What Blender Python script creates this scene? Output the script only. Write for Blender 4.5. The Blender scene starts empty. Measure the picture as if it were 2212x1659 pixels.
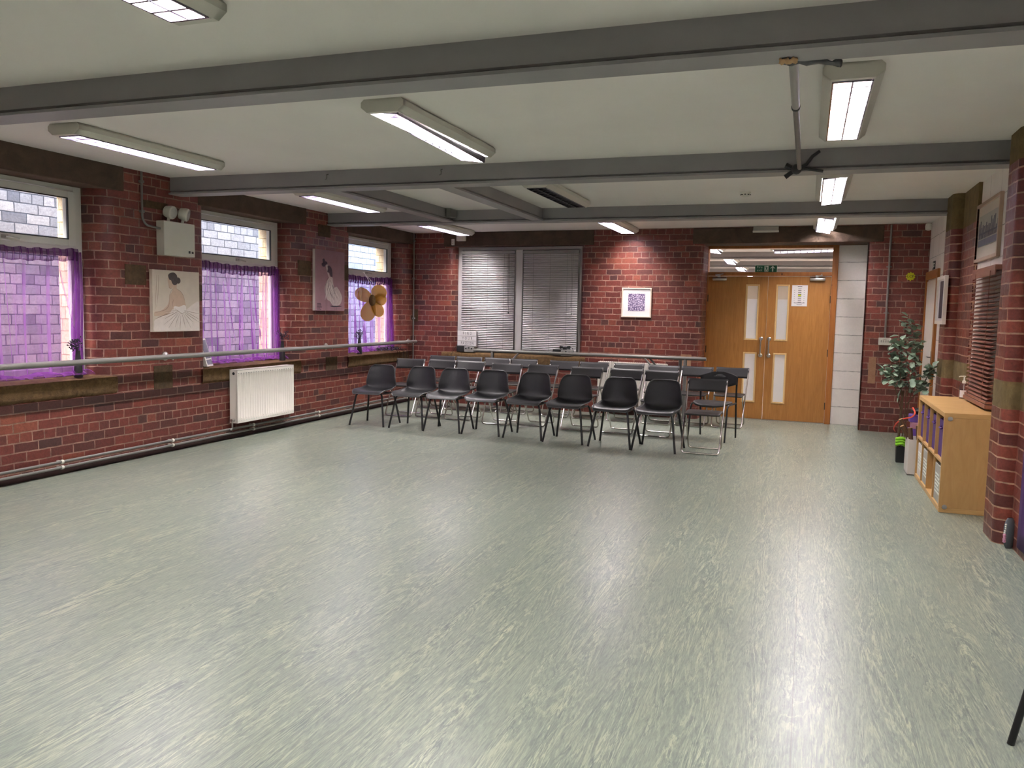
import bpy, bmesh, math, random
from mathutils import Vector, Matrix, noise as mnoise

# ------------------------------------------------------------------ camera, sky, exposure
C = bpy.context.scene.collection
scene = bpy.context.scene
W, H, FPX = 2212, 1659, 1765.47
cam_data = bpy.data.cameras.new('camera')
cam_data.sensor_fit = 'HORIZONTAL'
cam_data.sensor_width = 36.0
cam_data.lens = 36.0 * FPX / W
cam_data.clip_start = 0.05
cam = bpy.data.objects.new('camera', cam_data)
C.objects.link(cam)
RM = ((0.9404498714, -0.0490611511, 0.3363733682), (0.3393325988, 0.0767348365, -0.9375314140), (0.0201848150, 0.9958437469, 0.0888133150))
m4 = Matrix(RM).to_4x4()
m4.translation = Vector((0, 0, 1.5))
cam.matrix_world = m4
scene.camera = cam

world = bpy.data.worlds.new('sky')
scene.world = world
world.use_nodes = True
wn = world.node_tree.nodes
wl = world.node_tree.links
wn.clear()
wo = wn.new('ShaderNodeOutputWorld'); wb = wn.new('ShaderNodeBackground')
sky = wn.new('ShaderNodeTexSky')
sky.sky_type = 'NISHITA'; sky.sun_disc = False; sky.sun_elevation = math.radians(48); sky.sun_rotation = math.radians(200)
sky.air_density = 1.2; sky.dust_density = 3.0
hs = wn.new('ShaderNodeHueSaturation'); hs.inputs['Saturation'].default_value = 0.85
wl.new(sky.outputs[0], hs.inputs['Color']); wl.new(hs.outputs[0], wb.inputs[0])
wb.inputs[1].default_value = .4
wl.new(wb.outputs[0], wo.inputs[0])

LAMP = 34.0          # strength of the fluorescent tubes
vs = scene.view_settings
scene.display_settings.display_device = 'sRGB'
vs.view_transform = 'Standard'; vs.look = 'None'; vs.gamma = 1.0; vs.use_curve_mapping = False
vs.exposure = 2.85
scene.cycles.use_denoising = True
scene.cycles.max_bounces = 10; scene.cycles.diffuse_bounces = 6; scene.cycles.glossy_bounces = 4
scene.cycles.transmission_bounces = 8; scene.cycles.transparent_max_bounces = 16
scene.cycles.caustics_reflective = False; scene.cycles.caustics_refractive = False
scene.cycles.sample_clamp_indirect = 6.0

R = random.Random(7)
PI = math.pi

# ------------------------------------------------------------------ materials
def lin(r, g, b):
    f = lambda c: (c / 255 / 12.92) if c / 255 <= 0.04045 else ((c / 255 + 0.055) / 1.055) ** 2.4
    return (f(r), f(g), f(b), 1.0)

class NT:
    def __init__(s, name):
        s.m = bpy.data.materials.new(name); s.m.use_nodes = True
        s.t = s.m.node_tree; s.t.nodes.clear()
        s.out = s.t.nodes.new('ShaderNodeOutputMaterial')
    def n(s, typ, **kw):
        nd = s.t.nodes.new('ShaderNode' + typ)
        for k, v in kw.items():
            if k.startswith('i_'):
                nd.inputs[k[2:].replace('_', ' ')].default_value = v
            else:
                setattr(nd, k, v)
        return nd
    def l(s, a, b): s.t.links.new(a, b)
    def coord(s, which='Object', scale=(1, 1, 1), rot=(0, 0, 0)):
        tc = s.n('TexCoord'); mp = s.n('Mapping')
        mp.inputs['Scale'].default_value = scale; mp.inputs['Rotation'].default_value = rot
        s.l(tc.outputs[which], mp.inputs[0]); return mp.outputs[0]
    def noise(s, vec, scale, detail=4, rough=.55, dist=0.0):
        nd = s.n('TexNoise'); nd.inputs['Scale'].default_value = scale; nd.inputs['Detail'].default_value = detail
        nd.inputs['Roughness'].default_value = rough; nd.inputs['Distortion'].default_value = dist
        s.l(vec, nd.inputs['Vector']); return nd.outputs['Fac']
    def ramp(s, fac, stops, interp='LINEAR'):
        nd = s.n('ValToRGB'); cr = nd.color_ramp; cr.interpolation = interp
        while len(cr.elements) < len(stops): cr.elements.new(0.5)
        for e, (p, c) in zip(cr.elements, stops): e.position = p; e.color = c
        s.l(fac, nd.inputs[0]); return nd.outputs[0]
    def mix(s, fac, a, b, mode='MIX'):
        nd = s.n('MixRGB', blend_type=mode)
        for sock, v in ((nd.inputs[0], fac), (nd.inputs[1], a), (nd.inputs[2], b)):
            if isinstance(v, (int, float)): sock.default_value = v
            elif isinstance(v, tuple): sock.default_value = v
            else: s.l(v, sock)
        return nd.outputs[0]
    def math(s, op, a, b=0.0, clamp=False):
        nd = s.n('Math', operation=op, use_clamp=clamp)
        for sock, v in ((nd.inputs[0], a), (nd.inputs[1], b)):
            if isinstance(v, (int, float)): sock.default_value = v
            else: s.l(v, sock)
        return nd.outputs[0]
    def bsdf(s, col, rough=.5, metal=0.0, spec=.5, coat=0.0):
        b = s.n('BsdfPrincipled')
        for nm, v in (('Base Color', col), ('Roughness', rough), ('Metallic', metal), ('Specular IOR Level', spec), ('Coat Weight', coat)):
            if isinstance(v, (int, float, tuple)): b.inputs[nm].default_value = v
            else: s.l(v, b.inputs[nm])
        return b
    def bump(s, b, h, strength=.3, dist=.01):
        bp = s.n('Bump'); bp.inputs['Strength'].default_value = strength; bp.inputs['Distance'].default_value = dist
        s.l(h, bp.inputs['Height']); s.l(bp.outputs[0], b.inputs['Normal'])
    def done(s, sh):
        s.l(sh, s.out.inputs[0]); return s.m

def PM(name, rgb, rough=.5, metal=0.0, var=.08, vscale=6.0, bump=0.0, bscale=60.0, spec=.5, coat=0.0):
    t = NT(name); c = lin(*rgb)
    v = t.coord()
    f = t.noise(v, vscale, 5)
    d = tuple(x * (1 - var) for x in c[:3]) + (1,); u = tuple(min(1, x * (1 + var)) for x in c[:3]) + (1,)
    col = t.ramp(f, [(.3, d), (.7, u)])
    b = t.bsdf(col, rough, metal, spec, coat)
    if bump: t.bump(b, t.noise(v, bscale, 4), bump, .004)
    return t.done(b.outputs[0])

def brick_mat(name, bw_=.232, rh=.0825, mort=.0062, stops=None, mortar=(168, 132, 116), gloss=.42, squash=.5, bstr=.5, grit=1.0):
    t = NT(name)
    uv = t.n('UVMap').outputs[0]
    wob = t.n('TexNoise'); wob.inputs['Scale'].default_value = 9; wob.inputs['Detail'].default_value = 3
    t.l(uv, wob.inputs['Vector'])
    sub = t.n('VectorMath', operation='SUBTRACT'); t.l(wob.outputs['Color'], sub.inputs[0]); sub.inputs[1].default_value = (.5, .5, .5)
    sc = t.n('VectorMath', operation='SCALE'); t.l(sub.outputs[0], sc.inputs[0]); sc.inputs['Scale'].default_value = .016
    ad = t.n('VectorMath', operation='ADD'); t.l(uv, ad.inputs[0]); t.l(sc.outputs[0], ad.inputs[1])
    bt = t.n('TexBrick'); bt.offset = .5; bt.squash = squash; bt.squash_frequency = 4
    t.l(ad.outputs[0], bt.inputs['Vector'])
    for k, v in (('Scale', 1.0), ('Brick Width', bw_), ('Row Height', rh), ('Mortar Size', mort), ('Mortar Smooth', .25), ('Bias', 0.0)):
        bt.inputs[k].default_value = v
    bt.inputs['Color1'].default_value = (0, 0, 0, 1); bt.inputs['Color2'].default_value = (1, 1, 1, 1); bt.inputs['Mortar'].default_value = (.5, .5, .5, 1)
    base = t.ramp(bt.outputs['Color'], stops)
    n1 = t.noise(uv, 14, 6, .7)
    grain = t.noise(uv, 46, 6, .75)
    base = t.mix(.8 * grit, base, t.ramp(grain, [(.30, (.58, .56, .56, 1)), (.66, (1.15, 1.12, 1.10, 1))]), 'MULTIPLY')
    base = t.mix(.6 * grit, base, t.ramp(n1, [(.34, (.66, .62, .62, 1)), (.64, (1.1, 1.06, 1.04, 1))]), 'MULTIPLY')
    n2 = t.noise(uv, 1.3, 3)
    base = t.mix(t.ramp(n2, [(.35, (0, 0, 0, 1)), (.7, (1, 1, 1, 1))]), t.mix(.3, base, (.62, .5, .5, 1), 'MULTIPLY'), base)
    n3 = t.ramp(t.noise(uv, 7, 6, .75), [(.34, (0, 0, 0, 1)), (.62, (1, 1, 1, 1))])
    mcol = t.mix(n3, lin(*[int(c * .62) for c in mortar]), lin(*mortar))
    # worn patches of mortar and lime
    wp = t.ramp(t.noise(uv, 3.6, 7, .75), [(.68, (0, 0, 0, 1)), (.72, (1, 1, 1, 1))])
    base = t.mix(t.math('MULTIPLY', wp, .45), base, lin(172, 140, 128))
    col = t.mix(bt.outputs['Fac'], base, mcol)
    rg = t.ramp(n1, [(.3, (gloss - .1,) * 3 + (1,)), (.7, (gloss + .15,) * 3 + (1,))])
    b = t.bsdf(col, rg, 0.0, .5)
    hgt = t.math('ADD', t.math('MULTIPLY', t.math('SUBTRACT', 1.0, bt.outputs['Fac']), 1.0), t.math('MULTIPLY', t.math('ADD', n1, grain), .45 * grit))
    t.bump(b, hgt, bstr, .008)
    return t.done(b.outputs[0])

def stone_mat(name, a, b_, sc=7, bstr=.8):
    t = NT(name); v = t.coord()
    f = t.noise(v, sc, 8, .7, .6)
    col = t.ramp(f, [(.25, lin(*a)), (.75, lin(*b_))])
    b = t.bsdf(col, .85, 0, .25)
    t.bump(b, t.noise(v, sc * 5, 6, .7, .8), bstr, .012)
    return t.done(b.outputs[0])

def wood_mat(name, a, b_, scale=(18, 18, 1.3), rough=.4, knots=False, dist=1.2):
    t = NT(name); v = t.coord('Object', scale)
    f = t.noise(v, 2.2, 7, .6, dist)
    col = t.ramp(f, [(.25, lin(*a)), (.5, lin(*[(x + y) // 2 for x, y in zip(a, b_)])), (.78, lin(*b_))])
    v2 = t.coord('Object', (1.6, 1.6, .5))
    col = t.mix(t.math('MULTIPLY', t.noise(v2, 1.4, 3), .35), col, lin(*a), 'MIX')
    if knots:
        vo = t.n('TexVoronoi'); vo.inputs['Scale'].default_value = 3.2; t.l(t.coord('Object', (1.6, 1.6, 1)), vo.inputs['Vector'])
        k = t.ramp(vo.outputs['Distance'], [(.03, (1, 1, 1, 1)), (.07, (0, 0, 0, 1))])
        col = t.mix(k, col, lin(72, 34, 14))
    b = t.bsdf(col, rough, 0, .5)
    return t.done(b.outputs[0])

BR_STOPS = [(0.0, lin(84, 56, 56)), (.10, lin(104, 58, 55)), (.5, lin(124, 63, 57)), (.85, lin(135, 71, 62)), (1.0, lin(150, 86, 69))]
m_brick = brick_mat('red_brick', stops=BR_STOPS, gloss=.37)
m_brick_dark = brick_mat('dark_brick', stops=[(0, lin(50, 30, 30)), (1, lin(78, 42, 38))], mortar=(120, 92, 80))
m_brick_pier = brick_mat('pier_brick', bw_=.34, rh=.0835, stops=[(0, lin(92, 46, 43)), (.5, lin(124, 60, 52)), (1, lin(148, 74, 58))], mortar=(190, 150, 124), squash=1.0, bstr=.35)
m_out_brick = brick_mat('painted_outside_brick', bw_=.30, rh=.112, mort=.007, stops=[(0, lin(124, 128, 140)), (.3, lin(176, 179, 186)), (1, lin(204, 205, 208))], mortar=(92, 94, 106), gloss=.7)
m_reveal = brick_mat('cream_reveal', bw_=.30, rh=.112, mort=.006, stops=[(0, lin(200, 186, 156)), (1, lin(218, 206, 180))], mortar=(170, 150, 120), gloss=.7)
m_block = brick_mat('white_painted_block', bw_=.44, rh=.252, mort=.006, stops=[(0, lin(240, 234, 231)), (1, lin(246, 241, 238))], mortar=(226, 219, 216), gloss=.55, squash=1.0, bstr=.25, grit=.15)
m_block_plain = brick_mat('white_block_courses', bw_=6.0, rh=.252, mort=.006, stops=[(0, lin(242, 236, 233)), (1, lin(247, 242, 239))], mortar=(214, 206, 203), gloss=.55, squash=1.0, bstr=.25, grit=.15)
m_white_wall = PM('white_wall_paint', (208, 199, 190), .6, var=.03, vscale=3, bump=.1, bscale=30)
m_ceil = PM('ceiling_paint', (236, 231, 228), .75, var=.03, vscale=1.2, bump=.08, bscale=8)
m_beam = PM('grey_beam_paint', (150, 147, 149), .5, var=.06, vscale=2.5, bump=.15, bscale=14)
m_lintel = stone_mat('dark_lintel_stone', (62, 50, 44), (104, 86, 74), 4, .35)
m_sill = stone_mat('ochre_sill_stone', (80, 58, 40), (142, 112, 76), 24, .9)
m_stone = stone_mat('olive_stone', (66, 52, 42), (106, 86, 64), 20, .8)
m_band = stone_mat('olive_band_stone', (96, 80, 54), (138, 118, 82), 8, .6)
m_plaster = stone_mat('worn_plaster', (150, 112, 90), (176, 140, 112), 14, .5)
m_skirt = PM('dark_skirting', (52, 30, 30), .6, var=.3, vscale=7)
m_upvc = PM('white_upvc', (228, 226, 224), .35, var=.02)
m_greyframe = PM('pale_window_paint', (200, 195, 196), .45, var=.03)
m_dark = PM('black_rubber', (24, 24, 25), .6, var=.1)
m_gasket = PM('dark_gasket', (40, 42, 44), .5)
m_chrome = PM('chrome_tube', (196, 190, 184), .22, 1.0, var=.05, vscale=20)
m_steel = PM('satin_steel', (190, 188, 184), .3, 1.0, var=.04)
m_greypipe = PM('grey_painted_pipe', (122, 119, 116), .4, var=.05)
m_whitepaint = PM('white_enamel', (246, 239, 232), .35, var=.02)
m_white_plastic = PM('white_plastic', (226, 224, 216), .4, var=.03)
m_grey_plastic = PM('grey_plastic', (150, 148, 146), .45, var=.04)
m_lamp_body = PM('lamp_housing', (206, 202, 194), .45, var=.02)
m_alu = PM('louvre_aluminium', (126, 122, 136), .22, 1.0, var=.03)
m_black_plastic = PM('black_chair_plastic', (36, 36, 39), .42, var=.10, vscale=40, bump=.1, bscale=300)
m_rim = PM('worn_rim_highlight', (72, 72, 74), .38, var=.1, vscale=30)  # lighter than the shell: wear and edge highlight put into the colour
m_black_plastic2 = PM('black_folding_plastic', (42, 40, 43), .5, var=.06, vscale=40, bump=.06, bscale=300)
m_black_metal = PM('black_leg_metal', (27, 27, 28), .4, var=.1)
m_brown_plastic = PM('dark_seat_plastic', (36, 31, 30), .5, var=.08)
m_paper = PM('white_paper', (232, 226, 228), .7, var=.02)
m_ink = PM('black_ink', (40, 38, 44), .7)
m_purple = PM('purple_fabric', (78, 44, 112), .8, var=.12, vscale=30)
m_purple_dark = PM('deep_purple_fabric', (62, 22, 88), .75, var=.15, vscale=8)
m_pine = wood_mat('pine_frame', (150, 88, 38), (188, 122, 62), (16, 16, 1.2), .4, True)
m_oak = wood_mat('oak_veneer', (154, 100, 48), (188, 134, 72), (14, 14, 1.1), .38)
m_birch = wood_mat('birch_effect', (178, 136, 84), (204, 164, 110), (9, 9, 1.6), .42, dist=.6)
m_birch_top = wood_mat('birch_effect_top', (186, 144, 90), (214, 174, 118), (9, 1.6, 9), .4, dist=.6)
m_lightwood = wood_mat('light_beading', (206, 168, 112), (226, 192, 140), (20, 20, 2), .45)
m_brownblind = wood_mat('mahogany_slat', (118, 72, 60), (150, 98, 80), (3, 40, 40), .45)
m_darkwood = wood_mat('dark_stick_wood', (70, 46, 30), (110, 78, 50), (30, 30, 3), .55)
m_tanwood = PM('tan_stick_end', (196, 156, 112), .6)
m_blindmetal = PM('silver_blind', (232, 226, 229), .32, .0, var=.04)
m_leaf = PM('eucalyptus_leaf', (138, 158, 138), .55, var=.4, vscale=9)
m_stem = PM('brown_stem', (86, 66, 46), .7, var=.2)
m_berry = PM('dark_berry', (24, 18, 34), .35)
m_tape = PM('black_tape', (42, 42, 46), .4, var=.2, vscale=20)
m_gold = PM('gold_net', (206, 166, 74), .6, var=.2, vscale=14)
m_brownfluff = PM('brown_centre', (92, 66, 30), .9, var=.3, vscale=60)
m_canvas = PM('cream_canvas', (200, 188, 176), .7, var=.04, vscale=12)
m_pinkcanvas = PM('mauve_canvas', (150, 112, 122), .7, var=.08, vscale=10)
m_skin = PM('painted_skin', (192, 166, 148), .7, var=.05, vscale=20)
m_hair = PM('painted_hair', (66, 56, 56), .7, var=.25, vscale=40)
m_tutu = PM('painted_tulle', (214, 203, 198), .7, var=.06, vscale=16)
m_sketch = PM('painted_line', (124, 104, 92), .7, var=.2, vscale=30)
m_sketchlight = PM('painted_highlight', (226, 218, 214), .7)
m_palepaint = PM('painted_pale_dress', (190, 172, 172), .7, var=.12, vscale=26)
m_darkpaint = PM('painted_dark', (58, 40, 56), .7, var=.2, vscale=30)
m_green = PM('sign_green', (22, 92, 66), .5)
m_signwhite = PM('sign_white', (222, 226, 218), .5)
m_yellow = PM('star_yellow', (216, 218, 40), .5, var=.04)
m_lime = PM('lime_fabric', (140, 210, 40), .6, var=.2, vscale=30)
m_red = PM('orange_cord', (222, 82, 60), .5)
m_pink = PM('pink_foam', (206, 150, 176), .7)
m_violet = PM('violet_foam', (112, 78, 168), .7)
m_greybox = PM('grey_cardboard', (176, 172, 166), .7, var=.05)
m_whitebox = PM('white_box_paint', (216, 208, 204), .5, var=.03)
m_rose = PM('rose_wood_frame', (188, 160, 142), .45, var=.08)
m_bluegrey = PM('print_bluegrey', (130, 128, 144), .7, var=.1, vscale=12)
m_bluedark = PM('print_dark', (92, 88, 104), .7, var=.2, vscale=30)
m_mat = PM('print_paper', (206, 194, 184), .7, var=.02)
m_shoe = PM('charcoal_foam', (92, 97, 104), .7, var=.1)
m_cream = PM('cream_frame', (222, 206, 192), .5, var=.04)

def floor_material():
    t = NT('green_marbled_vinyl')
    big = t.noise(t.coord('Object', (.5, .35, 1)), 1.0, 3)
    base = t.ramp(big, [(.3, lin(119, 129, 119)), (.7, lin(129, 137, 128))])
    def strands(scale, k, det=6, dist=1.2):
        n = t.noise(t.coord('Object', scale), 1.0, det, .6, dist)
        return t.math('SINE', t.math('MULTIPLY', n, k))
    fine = t.noise(t.coord('Object', (150, 20, 1)), 1.0, 4, .65, .6)
    brk = t.noise(t.coord('Object', (34, 5, 1)), 1.0, 5, .7)
    zone = t.ramp(t.noise(t.coord('Object', (5.5, .4, 1)), 1.0, 6, .7), [(.40, (.10, .10, .10, 1)), (.64, (1, 1, 1, 1))])
    zone2 = t.ramp(t.noise(t.coord('Object', (9.0, .7, 3)), 1.0, 6, .7), [(.40, (.08, .08, .08, 1)), (.64, (1, 1, 1, 1))])
    s1 = strands((9, .75, 1), 70.0, 6, .9); s2 = strands((19, 1.6, 2), 54.0, 6, .9)
    keep = t.ramp(brk, [(.38, (0, 0, 0, 1)), (.52, (1, 1, 1, 1))]); keep2 = t.ramp(brk, [(.48, (1, 1, 1, 1)), (.58, (0, 0, 0, 1))])
    col = t.mix(t.ramp(fine, [(.42, (0, 0, 0, 1)), (.62, (.34, .34, .34, 1))]), base, lin(158, 168, 150))
    col = t.mix(t.ramp(fine, [(.36, (.32, .32, .32, 1)), (.46, (0, 0, 0, 1))]), col, lin(98, 110, 104))
    for sgn, z, kp, lc, w in ((s1, zone, keep, lin(204, 206, 174), .55), (s2, zone2, keep2, lin(200, 203, 176), .50)):
        col = t.mix(t.math('MULTIPLY', t.math('MULTIPLY', t.ramp(sgn, [(.5, (0, 0, 0, 1)), (.85, (1, 1, 1, 1))]), z), t.math('MULTIPLY', kp, w)), col, lc)
    for sgn, z, kp, dc, w in ((s1, zone2, keep2, lin(74, 88, 92), .72), (s2, zone, keep, lin(82, 94, 97), .62)):
        inv = t.math('MULTIPLY', sgn, -1.0)
        col = t.mix(t.math('MULTIPLY', t.math('MULTIPLY', t.ramp(inv, [(.6, (0, 0, 0, 1)), (.92, (1, 1, 1, 1))]), z), t.math('MULTIPLY', kp, w)), col, dc)
    # one welded seam between two vinyl sheets
    sp = t.n('SeparateXYZ'); tc = t.n('TexCoord'); t.l(tc.outputs['Object'], sp.inputs[0])
    ds = t.math('ABSOLUTE', t.math('SUBTRACT', sp.outputs['X'], .018))
    seam = t.math('MULTIPLY', t.math('LESS_THAN', ds, .0018), .45)
    col = t.mix(seam, col, lin(84, 84, 74))
    rg = t.ramp(t.noise(t.coord('Object', (3, 1.4, 1)), 1.2, 6, .7), [(.3, (.285, .285, .285, 1)), (.7, (.36, .36, .36, 1))])
    b = t.bsdf(col, rg, 0, 1.0)
    t.bump(b, t.noise(t.coord('Object', (1, 1, 1)), 2.2, 3), .05, .02)
    return t.done(b.outputs[0])
m_floor = floor_material()

def glass_material(name, tint=(.96, .98, .98, 1), gl=.08):
    t = NT(name)
    tr = t.n('BsdfTransparent'); tr.inputs[0].default_value = tint
    g = t.n('BsdfGlossy'); g.inputs['Roughness'].default_value = .03
    lw_ = t.n('LayerWeight'); lw_.inputs['Blend'].default_value = .5
    fr = t.math('MULTIPLY_ADD', t.math('POWER', lw_.outputs['Facing'], 5.0), .9); fr.node.inputs[2].default_value = gl * .5
    mx = t.n('MixShader'); t.l(fr, mx.inputs[0]); t.l(tr.outputs[0], mx.inputs[1]); t.l(g.outputs[0], mx.inputs[2])
    return t.done(mx.outputs[0])
m_glass = glass_material('clear_glass')

def sheer_material(name, tcol, dcol, fac):
    t = NT(name)
    tr = t.n('BsdfTransparent'); tr.inputs[0].default_value = tcol
    tl = t.n('BsdfTranslucent'); df = t.n('BsdfDiffuse')
    c = t.mix(t.noise(t.coord('Object', (60, 60, 60)), 4, 4), tuple(x * .8 for x in dcol[:3]) + (1,), dcol)
    t.l(c, tl.inputs[0]); t.l(c, df.inputs[0])
    m1 = t.n('MixShader'); m1.inputs[0].default_value = .45; t.l(tl.outputs[0], m1.inputs[1]); t.l(df.outputs[0], m1.inputs[2])
    lw_ = t.n('LayerWeight'); lw_.inputs['Blend'].default_value = .35
    f2 = t.math('MULTIPLY_ADD', lw_.outputs['Facing'], .55)
    f2.node.inputs[2].default_value = fac
    f2.node.use_clamp = True
    m2 = t.n('MixShader'); t.l(f2, m2.inputs[0]); t.l(tr.outputs[0], m2.inputs[1]); t.l(m1.outputs[0], m2.inputs[2])
    return t.done(m2.outputs[0])
m_sheer = sheer_material('purple_sheer', (.93, .80, .97, 1), lin(178, 108, 200), .30)
m_sheer_band = sheer_material('purple_sheer_gathered', (.70, .52, .78, 1), lin(112, 64, 130), .55)
m_goldnet = sheer_material('gold_sheer', (.9, .75, .4, 1), lin(196, 150, 66), .84)
m_thinpaper = sheer_material('thin_white_paper', (.95, .95, .95, 1), lin(242, 238, 240), .97)
m_clearplastic = glass_material('clear_plastic', (.90, .90, .92, 1))
m_liquid = glass_material('clear_gel', (.80, .80, .84, 1))

def emit_material(name, col, strength):
    t = NT(name); e = t.n('Emission'); e.inputs[0].default_value = col; e.inputs[1].default_value = strength
    return t.done(e.outputs[0])
m_tube = emit_material('lit_tube', (1.0, .945, .945, 1), LAMP)
m_tube_off = PM('unlit_tube', (210, 208, 205), .3)

def maze_material():
    t = NT('purple_maze_print')
    vo = t.n('TexVoronoi'); vo.feature = 'DISTANCE_TO_EDGE'; vo.inputs['Scale'].default_value = 46
    t.l(t.coord('Object', (1.5, 1, .8)), vo.inputs['Vector'])
    f = t.ramp(vo.outputs['Distance'], [(.10, lin(96, 78, 118)), (.2, lin(214, 198, 222))])
    return t.done(t.bsdf(f, .6).outputs[0])
m_maze = maze_material()

# ------------------------------------------------------------------ mesh builder
class MB:
    def __init__(s): s.V = []; s.F = []; s.I = []; s.S = []; s.UV = []
    def v(s, p): s.V.append(tuple(p)); return len(s.V) - 1
    def f(s, idx, mi=0, smooth=False, uv=None):
        s.F.append(tuple(idx)); s.I.append(mi); s.S.append(smooth); s.UV.append(uv)
    def quad(s, a, b, c, d, mi=0, uv=None, smooth=False):
        i = [s.v(p) for p in (a, b, c, d)]; s.f(i, mi, smooth, uv)
    def box(s, x0, x1, y0, y1, z0, z1, mi=0):
        p = [s.v(q) for q in ((x0, y0, z0), (x1, y0, z0), (x1, y1, z0), (x0, y1, z0), (x0, y0, z1), (x1, y0, z1), (x1, y1, z1), (x0, y1, z1))]
        for q, uv in (((0, 3, 2, 1), None), ((4, 5, 6, 7), None), ((0, 1, 5, 4), ((x0, z0), (x1, z0), (x1, z1), (x0, z1))),
                      ((1, 2, 6, 5), ((y0, z0), (y1, z0), (y1, z1), (y0, z1))), ((2, 3, 7, 6), ((x1, z0), (x0, z0), (x0, z1), (x1, z1))), ((3, 0, 4, 7), ((y1, z0), (y0, z0), (y0, z1), (y1, z1)))):
            s.f([p[k] for k in q], mi, False, uv)
    def hexa(s, P, mi=0):
        p = [s.v(q) for q in P]
        for q in ((0, 3, 2, 1), (4, 5, 6, 7), (0, 1, 5, 4), (1, 2, 6, 5), (2, 3, 7, 6), (3, 0, 4, 7)): s.f([p[k] for k in q], mi)
    def prism(s, pts, axis, a0, a1, mi=0, smooth=False):
        """extrude a 2D polygon (counter-clockwise) along an axis; the two other axes take the polygon's coordinates"""
        def P(q, a): return (a, q[0], q[1]) if axis == 'x' else ((q[0], a, q[1]) if axis == 'y' else (q[0], q[1], a))
        A = [s.v(P(q, a0)) for q in pts]; B = [s.v(P(q, a1)) for q in pts]; n = len(pts)
        s.f(A[::-1] if axis != 'y' else A, mi); s.f(B if axis != 'y' else B[::-1], mi)
        for k in range(n):
            q = (A[k], A[(k + 1) % n], B[(k + 1) % n], B[k])
            s.f(q if axis != 'y' else q[::-1], mi, smooth)
    def poly(s, pts, axis='y', a=0.0, mi=0):
        i = [s.v((q[0], a, q[1])) for q in pts]; s.f(i, mi)
    def tube(s, pts, r, seg=10, mi=0, closed=False, caps=True, r1=None):
        P = [Vector(p) for p in pts]; n = len(P); rings = []
        up = None
        for k in range(n):
            if closed: d = P[(k + 1) % n] - P[k - 1]
            else: d = P[min(k + 1, n - 1)] - P[max(k - 1, 0)]
            d.normalize()
            if up is None:
                up = Vector((0, 0, 1)) if abs(d.z) < .9 else Vector((1, 0, 0))
            x = up - d * up.dot(d)
            if x.length < 1e-4: x = d.orthogonal()
            x.normalize(); up = x; y = d.cross(x)
            rr = r if r1 is None else r + (r1 - r) * k / (n - 1)
            rings.append([s.v(P[k] + (x * math.cos(2 * PI * j / seg) + y * math.sin(2 * PI * j / seg)) * rr) for j in range(seg)])
        m = n if closed else n - 1
        for k in range(m):
            a = rings[k]; b = rings[(k + 1) % n]
            for j in range(seg): s.f((a[j], a[(j + 1) % seg], b[(j + 1) % seg], b[j]), mi, True)
        if caps and not closed: s.f(rings[0][::-1], mi); s.f(rings[-1], mi)
    def lathe(s, prof, seg=16, c=(0, 0, 0), mi=0, axis='z', smooth=True):
        rings = []
        for r, h in prof:
            ring = []
            for j in range(seg):
                a = 2 * PI * j / seg; p = (r * math.cos(a), r * math.sin(a), h)
                if axis == 'y': p = (p[0], h, -p[1])
                if axis == 'x': p = (h, p[0], p[1])
                ring.append(s.v((c[0] + p[0], c[1] + p[1], c[2] + p[2])))
            rings.append(ring)
        for a, b in zip(rings, rings[1:]):
            for j in range(seg): s.f((a[j], a[(j + 1) % seg], b[(j + 1) % seg], b[j]), mi, smooth)
        s.f(rings[0][::-1], mi); s.f(rings[-1], mi)
    def grid(s, nu, nv, fn, mi=0, smooth=True, wrap=False):
        g = [[s.v(fn(i / nu, j / nv)) for i in range(nu + (0 if wrap else 1))] for j in range(nv + 1)]
        for j in range(nv):
            for i in range(nu):
                i2 = (i + 1) % nu if wrap else i + 1
                s.f((g[j][i], g[j][i2], g[j + 1][i2], g[j + 1][i]), mi, smooth)
        return g
    def ball(s, c, r, seg=8, rings=5, mi=0, sx=1, sy=1, sz=1):
        s.lathe([(max(1e-4, r * math.sin(PI * k / rings)), -r * math.cos(PI * k / rings)) for k in range(rings + 1)], seg, c, mi)
    def ribbon(s, pts, w, y=0.0, mi=0):
        n = len(pts)
        L = []
        for k in range(n):
            dx = pts[min(k + 1, n - 1)][0] - pts[max(k - 1, 0)][0]; dz = pts[min(k + 1, n - 1)][1] - pts[max(k - 1, 0)][1]
            q = math.hypot(dx, dz) or 1; ww = w * (1 - .6 * abs(2 * k / (n - 1) - 1)) if n > 2 else w
            L.append((s.v((pts[k][0] - dz / q * ww, y, pts[k][1] + dx / q * ww)), s.v((pts[k][0] + dz / q * ww, y, pts[k][1] - dx / q * ww))))
        for a, b in zip(L, L[1:]): s.f((a[1], b[1], b[0], a[0]), mi)
    def add(s, o, fn=lambda p: p, mi=None):
        b = len(s.V); s.V += [tuple(fn(p)) for p in o.V]
        for F, I, S_, U in zip(o.F, o.I, o.S, o.UV): s.f([k + b for k in F], I if mi is None else mi, S_, U)

def smooth_poly(pts, n=6, closed=True):
    out = []; m = len(pts)
    rng = range(m) if closed else range(m - 1)
    g = lambda k: pts[k % m] if closed else pts[max(0, min(m - 1, k))]
    for k in rng:
        p0, p1, p2, p3 = g(k - 1), g(k), g(k + 1), g(k + 2)
        for j in range(n):
            t = j / n
            out.append(tuple(.5 * (2 * b + (c - a) * t + (2 * a - 5 * b + 4 * c - d) * t * t + (3 * b - a - 3 * c + d) * t ** 3) for a, b, c, d in zip(p0, p1, p2, p3)))
    if not closed: out.append(tuple(pts[-1]))
    return out

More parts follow.
